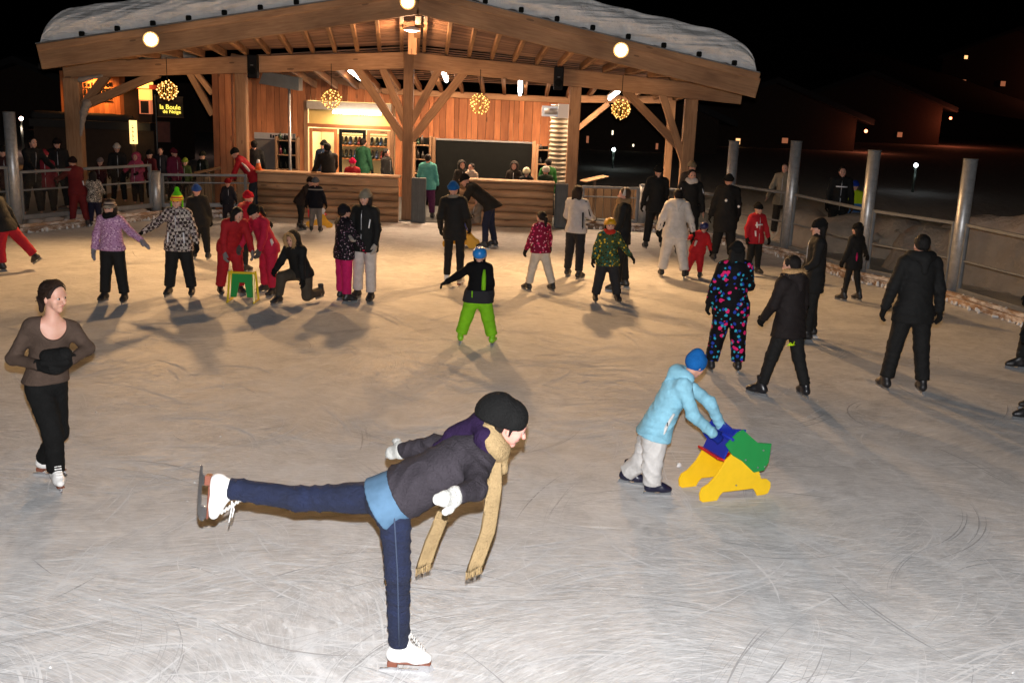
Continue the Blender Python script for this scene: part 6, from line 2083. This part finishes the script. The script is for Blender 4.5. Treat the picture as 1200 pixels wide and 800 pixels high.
# skater leaving the frame on the right
g = person('skater in black leaving the picture at the right edge', (1199, 428), 0, 255, '#101013', '#0f0f12', H=1.7, legs=((12, 6, 6), (-18, 8, 10)), hat='#0f0f12', loc=ground(1193, 430) + Vector((0.22, 0, 0)))
g = person('skater in black with one skate tip at the lower right edge', None, 0, 262, '#101013', '#0f0f12', H=1.7, hat='#0f0f12', loc=ground(1193, 487) + Vector((0.16, 0, 0)), legs=((6, 6, 4), (-6, 6, 6)))

# ------------------------------------------------------------------ onlookers behind the fence and at the bar
ON = 'onlookers round the rink'
def onlooker(label, px, head_y, Y, face, jk, tr='#141416', H=1.7, hide=0.0, **kw):
    """stands off the ice at distance Y under the head seen in the picture"""
    z = at(px, head_y, Y)
    kw.setdefault('gloves', '#131315')
    kw.setdefault('faced', True)
    return person(label, None, 0, face, jk, tr, group=ON, loc=(z.x, Y, 0), H=max(0.9, min(1.86, z.z - 0.03)) if H is None else H, skates=None, boot=None, **kw)
onlooker('man in pale beige jacket leaning on the right fence', 920, 206, 25.2, 330, '#8a8070', H=1.72, hair=('#2a1e16', 'short'), arms=((10, 30, 50, 20), (10, 20, 30, 10)), gloves=None)
g = onlooker('man in dark suit with reflective bands behind the right fence', 986, 212, 24.2, 350, '#14161a', H=1.76, hair=('#1a1310', 'short'))
g.patch('reflective_band', [g.on_back(0.40, l, 0.15 - 0.9 * l * l) for l in (-0.12, -0.04, 0.04, 0.12)], 0.014, MAT['reflector'])
for i in (0, 1):
    c = g.j['knee%d' % i]
    g.patch('reflective_band', [c + Vector((0.085 * math.sin(a), -0.09 * math.cos(a), 0.03)) for a in (-1, -0.3, 0.3, 1)], 0.014, MAT['reflector'])
onlooker('child in blue and yellow jacket behind the right fence', 1001, 228, 24.4, 340, banded([(0.0, '#3a6a9c'), (0.5, '#a8c020')], 'nylon'), H=1.4, hat='#1a3a9c', bulk=1.15)
onlooker('person in black coat and white knit hat behind the left fence', 137, 172, 26.6, 20, '#121216', H=None, hat='#cfc8c0')
onlooker('child in pink jacket with pink hood behind the left fence', 160, 183, 26.3, 350, '#b04a6a', H=None, hood='up', bulk=1.15, arms=((40, 30, 70, -10), (40, 30, 70, -10)))
onlooker('person in purple red jacket behind the left fence', 203, 178, 26.8, 60, '#6a1c3c', H=None, hat='#5a2030', bulk=1.1)
onlooker('child in olive hat behind the tilted board', 217, 190, 27.4, 0, '#3a4a20', H=None, hat='#8a9a3a')
onlooker('adult in dark red coat behind the child in pink', 176, 180, 27.2, 340, '#5a1424', H=None, hat='#1a1414')
onlooker('man in dark jacket leaning on the fence by the left post', 33, 163, 23.6, 60, '#16161a', H=1.74, hair=('#1a120e', 'short'), lean=10, arms=((40, 14, 60, 4), (40, 14, 60, 4)), gloves=None)
onlooker('child in red jacket beside the man at the left fence', 52, 182, 23.9, 20, '#7a1c2c', H=1.4, hat='#a83a44')
onlooker('dark figure at the left picture edge behind the fence', 3, 178, 22.8, 30, '#3a1018', H=1.55, hat='#1a1014')
onlooker('customer with dark hair at the left counter beside the traffic cone', 298, 182, 26.9, 200, '#141418', H=1.64, hair=('#100c0a', 'short'))
onlooker('customer in blue jacket inside the skate hire front', 380, 182, 28.4, 340, '#24344a', H=1.62, hat='#14141a')
onlooker('customer in green top seen through the shop doors', 425, 178, 29.4, 150, '#1c4a34', H=1.66, hair=('#1a120e', 'short'))
onlooker('woman with dark bun behind the counter beside the middle column', 452, 184, 27.6, 70, '#121216', H=1.52, hair=('#120d0b', 'tied'))
onlooker('person with light hood behind the right counter, leftmost', 541, 192, 26.7, 20, '#2a2622', H=None, hood='up')
onlooker('child with dark hair and pale scarf behind the right counter', 553, 195, 26.3, 330, '#b8a898', H=None, hair=('#100c0b', 'short'), scarf='#d8c8b8')
onlooker('woman with brown hood behind the right counter', 603, 193, 26.6, 350, '#2c2420', H=None, hood='up', hair=('#2a1c14', 'curtain'))
onlooker('child with cream helmet behind the right counter', 617, 201, 26.2, 170, '#1c1c20', H=None, helmet='#d8d2b0', faced=False)
onlooker('child with pale grey helmet at the end of the right counter', 640, 199, 26.2, 190, '#2a3a2a', H=None, helmet='#b0aca0', faced=False)
onlooker('person in green jacket with bare dark hair at the end of the right counter', 643, 189, 26.8, 200, '#2a6a2c', H=None, hair=('#14100e', 'short'), faced=False)
onlooker('dark coated person right of the tall left post behind the rail', 68, 186, 24.9, 20, '#1c1418', H=1.62, hat='#241a1c')
onlooker('child in maroon jacket and pale hat left of the white hatted person', 118, 190, 26.9, 350, '#4a1a24', H=None, hat='#8a7a78')
onlooker('adult in navy coat between the pink child and the purple red jacket', 188, 176, 28.2, 10, '#161a26', H=None, hair=('#1a1210', 'short'))
onlooker('person in dark green coat beside the boarded pier', 238, 182, 28.0, 330, '#1a241c', H=None, hat='#2a2a22')
# ------------------------------------------------------------------ night surroundings
def pole_lamp(p, h, label, col, strength, power):
    t = thing('street_lamp', (p[0], p[1], 0), label, 'street lamp', 'distant street lamps')
    tube('pole', [(p[0], p[1], 0), (p[0], p[1], h)], 0.05, plain('lamp_pole', (0.05, 0.07, 0.06), 0.5), t, 8)
    s = Solid().ball((0, 0, 0), 0.075)
    put('globe', s.mesh(0.025), t, Matrix.Translation((p[0], p[1], h + 0.1)), glow('lamp_globe', col, strength))
    if power:
        lamp('street_lamp_light', 'POINT', (p[0], p[1] - 0.1, h - 0.25), power, col, 0.1)
q = at(718, 195, 46); pole_lamp((q.x, q.y), max(0.7, q.z), 'white lamp on a short green pole behind the low fence', (0.85, 1.0, 0.95), 22, 0.6)
q = at(1072, 205, 40); pole_lamp((q.x, q.y), max(0.9, q.z), 'white lamp on a thin pole beyond the right snow bank', (0.85, 0.95, 1.0), 22, 0.6)
q = at(25, 142, 42); pole_lamp((q.x, q.y), q.z, 'pinkish lamp beyond the left post', (1.0, 0.62, 0.5), 30, 20)
q = at(219, 127, 44); pole_lamp((q.x, q.y), q.z, 'pinkish lamp beside the lettered sign', (1.0, 0.62, 0.5), 16, 12)

wallmat = plain('chalet_wall', (0.36, 0.15, 0.07), 0.8, 0, None, 0.25)
darkwall = plain('dark_chalet_wall', (0.05, 0.03, 0.02), 0.85, 0, None, 0.3)
roofmat = plain('dark_roof', (0.03, 0.028, 0.028), 0.8, 0, None, 0.2)
LITW = glow('lit_window', (1.0, 0.5, 0.2), 1.6)
LITWW = glow('lit_window_pale', (1.0, 0.85, 0.6), 2.2)

# the lit tavern front on the left
def tavern():
    Y = 36.0
    x0, z1 = at(70, 86, Y).x, at(93, 84, Y).z
    x1 = at(144, 86, Y).x
    t = thing('tavern', ((x0 + x1) / 2, Y, 0), 'timber tavern front glowing orange behind the left column', 'building')
    x = x0
    while x < x1:
        bar('wall_board', (x + 0.09, Y, 0), (x + 0.09, Y, z1), 0.172, 0.05, MAT['siding'], t, 0, up=(0, 1, 0))
        x += 0.18
    block('eave', (x0 - 0.4, Y - 0.7, z1 + 0.02), (x1 + 0.3, Y + 0.2, z1 + 0.2), roofmat, t)
    block('side_wall', (x1 + 0.02, Y - 0.1, 0), (x1 + 0.5, Y + 6, z1 - 0.3), darkwall, t)
    aw = at(120, 131, Y - 1.0)
    s = Solid(0.05, 0.5, 2).limb((x0 - 0.5, Y - 0.9, aw.z - 0.2), (at(150, 131, Y - 1).x, Y - 0.9, aw.z - 0.2), 0.16, 0.14)
    put('canopy_snow', s.mesh(0.07), t, None, roofmat)
    block('canopy', (x0 - 0.6, Y - 1.2, aw.z - 0.55), (at(178, 131, Y - 1).x, Y - 0.6, aw.z - 0.3), roofmat, t)
    block('porch_front', (x0 - 0.6, Y - 0.9, 0), (at(178, 131, Y - 1).x, Y - 0.8, aw.z - 0.56), darkwall, t)
    # faded lettering across the front, too small to read
    r = random.Random(3)
    for row, (py, n) in enumerate(((99, 9), (106, 9), (113, 8))):
        a, b = at(94, py, Y), at(132, py, Y)
        for k in range(n):
            c = a.lerp(b, (k + 0.5) / n)
            block('letter_mark', (c.x - 0.04, Y - 0.06, c.z - 0.07), (c.x + r.uniform(0.01, 0.05), Y - 0.03, c.z + r.uniform(0.02, 0.07)), MAT['dark'], t, 0)
        block('letter_rule', (a.x, Y - 0.055, a.z - 0.13), (b.x, Y - 0.03, a.z - 0.105), MAT['dark'], t, 0)
    put('spot_head', tube_mesh([(0, 0, 0), (0, 0, -0.12)], [0.05, 0.07], 10), t, Matrix.Translation(((x0 + x1) / 2 + 0.2, Y - 0.55, z1 - 0.03)), MAT['black'])
    lamp('tavern_spot', 'SPOT', ((x0 + x1) / 2 + 0.15, Y - 0.5, z1 - 0.16), 260, (1.0, 0.40, 0.10), 0.06, target=((x0 + x1) / 2 + 0.1, Y + 0.1, z1 - 1.2), angle=R(150), blend=0.9)
tavern()
def lantern_front():
    Y = 35.4
    a, b = at(161, 97, Y), at(178, 134, Y)
    t = thing('lantern_column', ((a.x + b.x) / 2, Y, 0), 'tall lantern column glowing yellow beside the tavern', 'lantern')
    block('column', (a.x, Y, 0), (b.x, Y + 0.3, b.z), darkwall, t)
    block('lit_shaft', (a.x + 0.03, Y - 0.02, b.z + 0.45), (b.x - 0.03, Y + 0.2, a.z - 0.2), glow('lantern_shaft', (1.0, 0.48, 0.10), 1.5), t)
    block('lower_shaft', (a.x + 0.03, Y - 0.02, b.z), (b.x - 0.03, Y + 0.2, b.z + 0.44), glow('lantern_shaft_low', (1.0, 0.28, 0.12), 0.5), t)
    block('cap', (a.x - 0.15, Y - 0.12, a.z - 0.2), (b.x + 0.25, Y + 0.3, a.z - 0.05), plain('red_cap', (0.4, 0.06, 0.03), 0.6), t)
    block('top_light', (a.x + 0.02, Y - 0.14, a.z - 0.17), (b.x - 0.02, Y + 0.3, a.z + 0.03), glow('lantern_top', (1.0, 0.55, 0.1), 2.0), t)
    block('window', ((a.x + b.x) / 2 - 0.13, Y - 0.05, b.z + 0.02), ((a.x + b.x) / 2 + 0.13, Y - 0.022, b.z + 0.42), roofmat, t)
    lamp('lantern_light', 'POINT', ((a.x + b.x) / 2, Y - 0.4, a.z - 0.1), 12, (1.0, 0.4, 0.12), 0.1)
lantern_front()
def hanging_sign():
    Y = 34.5
    a, b = at(184, 113, Y), at(215, 138, Y)
    cx, cz = (a.x + b.x) / 2, (a.z + b.z) / 2
    t = thing('hanging_sign', (cx, Y, b.z), 'dark signboard with glowing yellow script letters', 'sign')
    w, h = b.x - a.x, a.z - b.z
    block('board', (a.x, Y, b.z), (b.x, Y + 0.05, a.z), plain('sign_board', (0.07, 0.045, 0.025), 0.6), t)
    for z in (b.z, a.z):
        block('edge', (a.x - 0.01, Y - 0.02, z - 0.02), (b.x + 0.01, Y + 0.06, z + 0.02), MAT['kerb'], t)
    V = [(a.x + w * k / 12, Y - 0.012, a.z - 0.03) for k in range(13)] + [(a.x + w * k / 12, Y - 0.012, a.z - 0.14 - 0.05 * (abs(k - 6) / 6) ** 2) for k in range(13)]
    put('arched_band', mesh_from(V, [(k + 13, k + 14, k + 1, k) for k in range(12)]), t, None, MAT['kerb'])
    YT = glow('sign_letters', (1.0, 0.78, 0.10), 1.8)
    rx = Matrix.Rotation(R(90), 4, 'X')
    for s, dx, dz, sz in (('la Boule', 0.0, -0.01, 0.21), ('de Neige', 0.05, -0.15, 0.16)):
        tag(put('lettering', text_mesh(s, sz), t, Matrix.Translation((cx + dx, Y - 0.02, cz + dz)) @ rx, YT), kind='stuff')
    tube('post', [(a.x - 0.06, Y + 0.02, 0), (a.x - 0.06, Y + 0.02, a.z + 0.05)], 0.025, MAT['frame'], t, 8)
    # upright lit sign
    a, b = at(151, 141, Y), at(160, 169, Y)
    t = thing('upright_sign', ((a.x + b.x) / 2, Y, 0), 'narrow upright lit sign with four dark characters', 'sign')
    block('light_box', (a.x, Y, b.z), (b.x, Y + 0.12, a.z), glow('light_box', (1.0, 0.62, 0.22), 1.9), t)
    for k in range(4):
        z = a.z - (a.z - b.z) * (0.27 + 0.18 * k)
        block('letter_mark', (a.x + 0.09, Y - 0.012, z - 0.05), (b.x - 0.07, Y - 0.003, z - 0.015), MAT['dark'], t, 0)
        block('letter_mark', (a.x + 0.09, Y - 0.012, z + 0.01), (b.x - 0.10, Y - 0.003, z + 0.04), MAT['dark'], t, 0)
    block('top_cap', (a.x - 0.02, Y - 0.02, a.z), (b.x + 0.02, Y + 0.14, a.z + 0.04), MAT['dark'], t)
    tube('post', [((a.x + b.x) / 2, Y + 0.06, 0), ((a.x + b.x) / 2, Y + 0.06, b.z)], 0.07, MAT['kerb'], t, 8)
hanging_sign()
# parked car lights and a snowy ledge behind the onlookers
t = thing('menu_poster', at(192, 155, 34.8), 'dim red poster on the wall under the lettered sign', 'poster')
p = at(192, 155, 34.8)
block('sheet', (p.x - 0.2, 34.8, p.z - 0.32), (p.x + 0.2, 34.83, p.z + 0.32), plain('poster', (0.16, 0.05, 0.04), 0.7, 0, None, 0.4), t)
block('frame', (p.x - 0.22, 34.83, p.z - 0.34), (p.x + 0.22, 34.86, p.z + 0.34), roofmat, t)

# dark hillside and far chalets
V, F = [], []
nx, ny = 60, 24
g = random.Random(2)
for i in range(nx + 1):
    for k in range(ny + 1):
        x = -260 + 520 * i / nx
        f = k / ny
        V.append((x, 90 + 320 * f, -3 + (140 + 40 * math.sin(x * 0.012 + 1)) * f ** 1.2 + 6 * math.sin(x * 0.05 + f * 9)))
for i in range(nx):
    for k in range(ny):
        F.append((i * (ny + 1) + k, (i + 1) * (ny + 1) + k, (i + 1) * (ny + 1) + k + 1, i * (ny + 1) + k + 1))
tag(put('hillside', mesh_from(V, F, True), None, None, plain('dark_hillside', (0.012, 0.014, 0.012), 0.95, 0, None, 0.5, 0.05)), kind='structure')

def chalet(px, py, Y, w, h, label, windows, glow_col=None, power=0):
    """far house: gabled, wide eaves; windows as (x, z, w, h, lit) from the lower left"""
    c = at(px, py, Y)
    t = thing('chalet', (c.x, Y, c.z - 2), label, 'house', 'houses across the road in the dark')
    x0, x1, z0 = c.x - w / 2, c.x + w / 2, c.z
    V = [(x0, Y, z0 - 6), (x1, Y, z0 - 6), (x1, Y, z0 + h * 0.6), (c.x, Y, z0 + h), (x0, Y, z0 + h * 0.6)]
    V += [(x, y + w, z) for x, y, z in V]
    put('wall', mesh_from(V, [(0, 1, 2, 3, 4), (9, 8, 7, 6, 5), (1, 6, 7, 2), (0, 4, 9, 5)]), t, None, darkwall)
    for sd in (-1, 1):
        a = Vector((c.x, Y - 0.8, z0 + h + 0.05))
        b = Vector((c.x + sd * (w / 2 + 0.9), Y - 0.8, z0 + h * 0.6 - 0.35))
        V = [a, b, b + Vector((0, w + 1.6, 0)), a + Vector((0, w + 1.6, 0))]
        V += [v + Vector((0, 0, 0.35)) for v in V]
        put('roof', mesh_from(V, [(0, 1, 2, 3), (7, 6, 5, 4), (0, 4, 5, 1), (1, 5, 6, 2), (2, 6, 7, 3), (3, 7, 4, 0)]), t, None, roofmat)
    for (wx, wz, ww, wh, m) in windows:
        ww, wh = ww * 0.5, wh * 0.5
        f = block('window', (x0 + wx, Y - 0.06, z0 + wz), (x0 + wx + ww, Y - 0.02, z0 + wz + wh), roofmat, t, 0)
        block('pane', (x0 + wx + 0.06, Y - 0.09, z0 + wz + 0.06), (x0 + wx + ww - 0.06, Y - 0.062, z0 + wz + wh - 0.06), m, f, 0)
    if power:
        put('porch_bulb', EYE, t, Matrix.Translation((x1 + 0.5, Y - 0.5, z0 + h * 0.45)) @ Matrix.Scale(9, 4), glow('porch_bulb', glow_col, 6))
        lamp('porch_light', 'POINT', (x1 + 0.5, Y - 1.2, z0 + h * 0.4), power, glow_col, 0.2)
DIM = glow('dim_window', (1.0, 0.34, 0.16), 0.25)
chalet(900, 190, 70, 11, 5.0, 'low dark house right of the hut with a red porch lamp', [(1.0, 1.0, 0.8, 1.0, DIM), (3.2, 1.0, 0.8, 1.0, LITW), (6.2, 1.2, 1.0, 0.9, DIM)], (1.0, 0.25, 0.12), 30)
chalet(1010, 172, 85, 12, 5.5, 'dark house in the middle of the slope with a red glow', [(1.5, 0.6, 1.2, 0.8, LITWW), (8.6, 0.8, 1.0, 1.0, DIM)], (1.0, 0.22, 0.1), 70)
chalet(1180, 120, 110, 14, 7, 'house with a dim red facade at the upper right', [(2, 1.5, 1.2, 1.2, DIM), (6, 1.5, 1.2, 1.2, DIM), (2, 4.0, 0.9, 0.9, LITW)], (1.0, 0.25, 0.12), 420)
chalet(745, 188, 60, 9, 4.0, 'dark house seen through the open right bay of the hut', [(1.6, 0.8, 0.5, 1.0, DIM), (3.0, 1.3, 0.4, 0.7, LITWW), (5.5, 0.6, 0.5, 0.9, DIM), (4.2, 0.7, 0.4, 0.5, LITWW)])
chalet(1100, 60, 160, 16, 8, 'house high on the slope with one lit window', [(3, 2, 1.6, 1.2, LITW), (11, 4, 0.9, 0.9, LITWW)])
chalet(1170, 45, 190, 16, 8, 'topmost house on the right with small lit windows', [(2, 2, 2.4, 0.7, LITW), (8, 2.5, 1.4, 1.4, LITW)])
chalet(1060, 85, 150, 14, 7, 'house on the slope with scattered pale windows', [(3, 3, 0.7, 0.9, LITWW), (6.5, 1.0, 0.6, 0.8, LITWW), (10, 2.6, 0.6, 0.7, LITW)])
chalet(30, 175, 58, 10, 4.5, 'dark house beyond the left post with red lit windows', [(2.0, 1.2, 1.2, 0.6, LITW), (5.5, 1.0, 0.8, 1.0, DIM)])
chalet(215, 175, 62, 8, 3.2, 'dark house seen under the hut roof on the left', [(2.0, 0.8, 0.8, 0.8, DIM), (5.2, 0.6, 0.9, 0.5, LITW)])
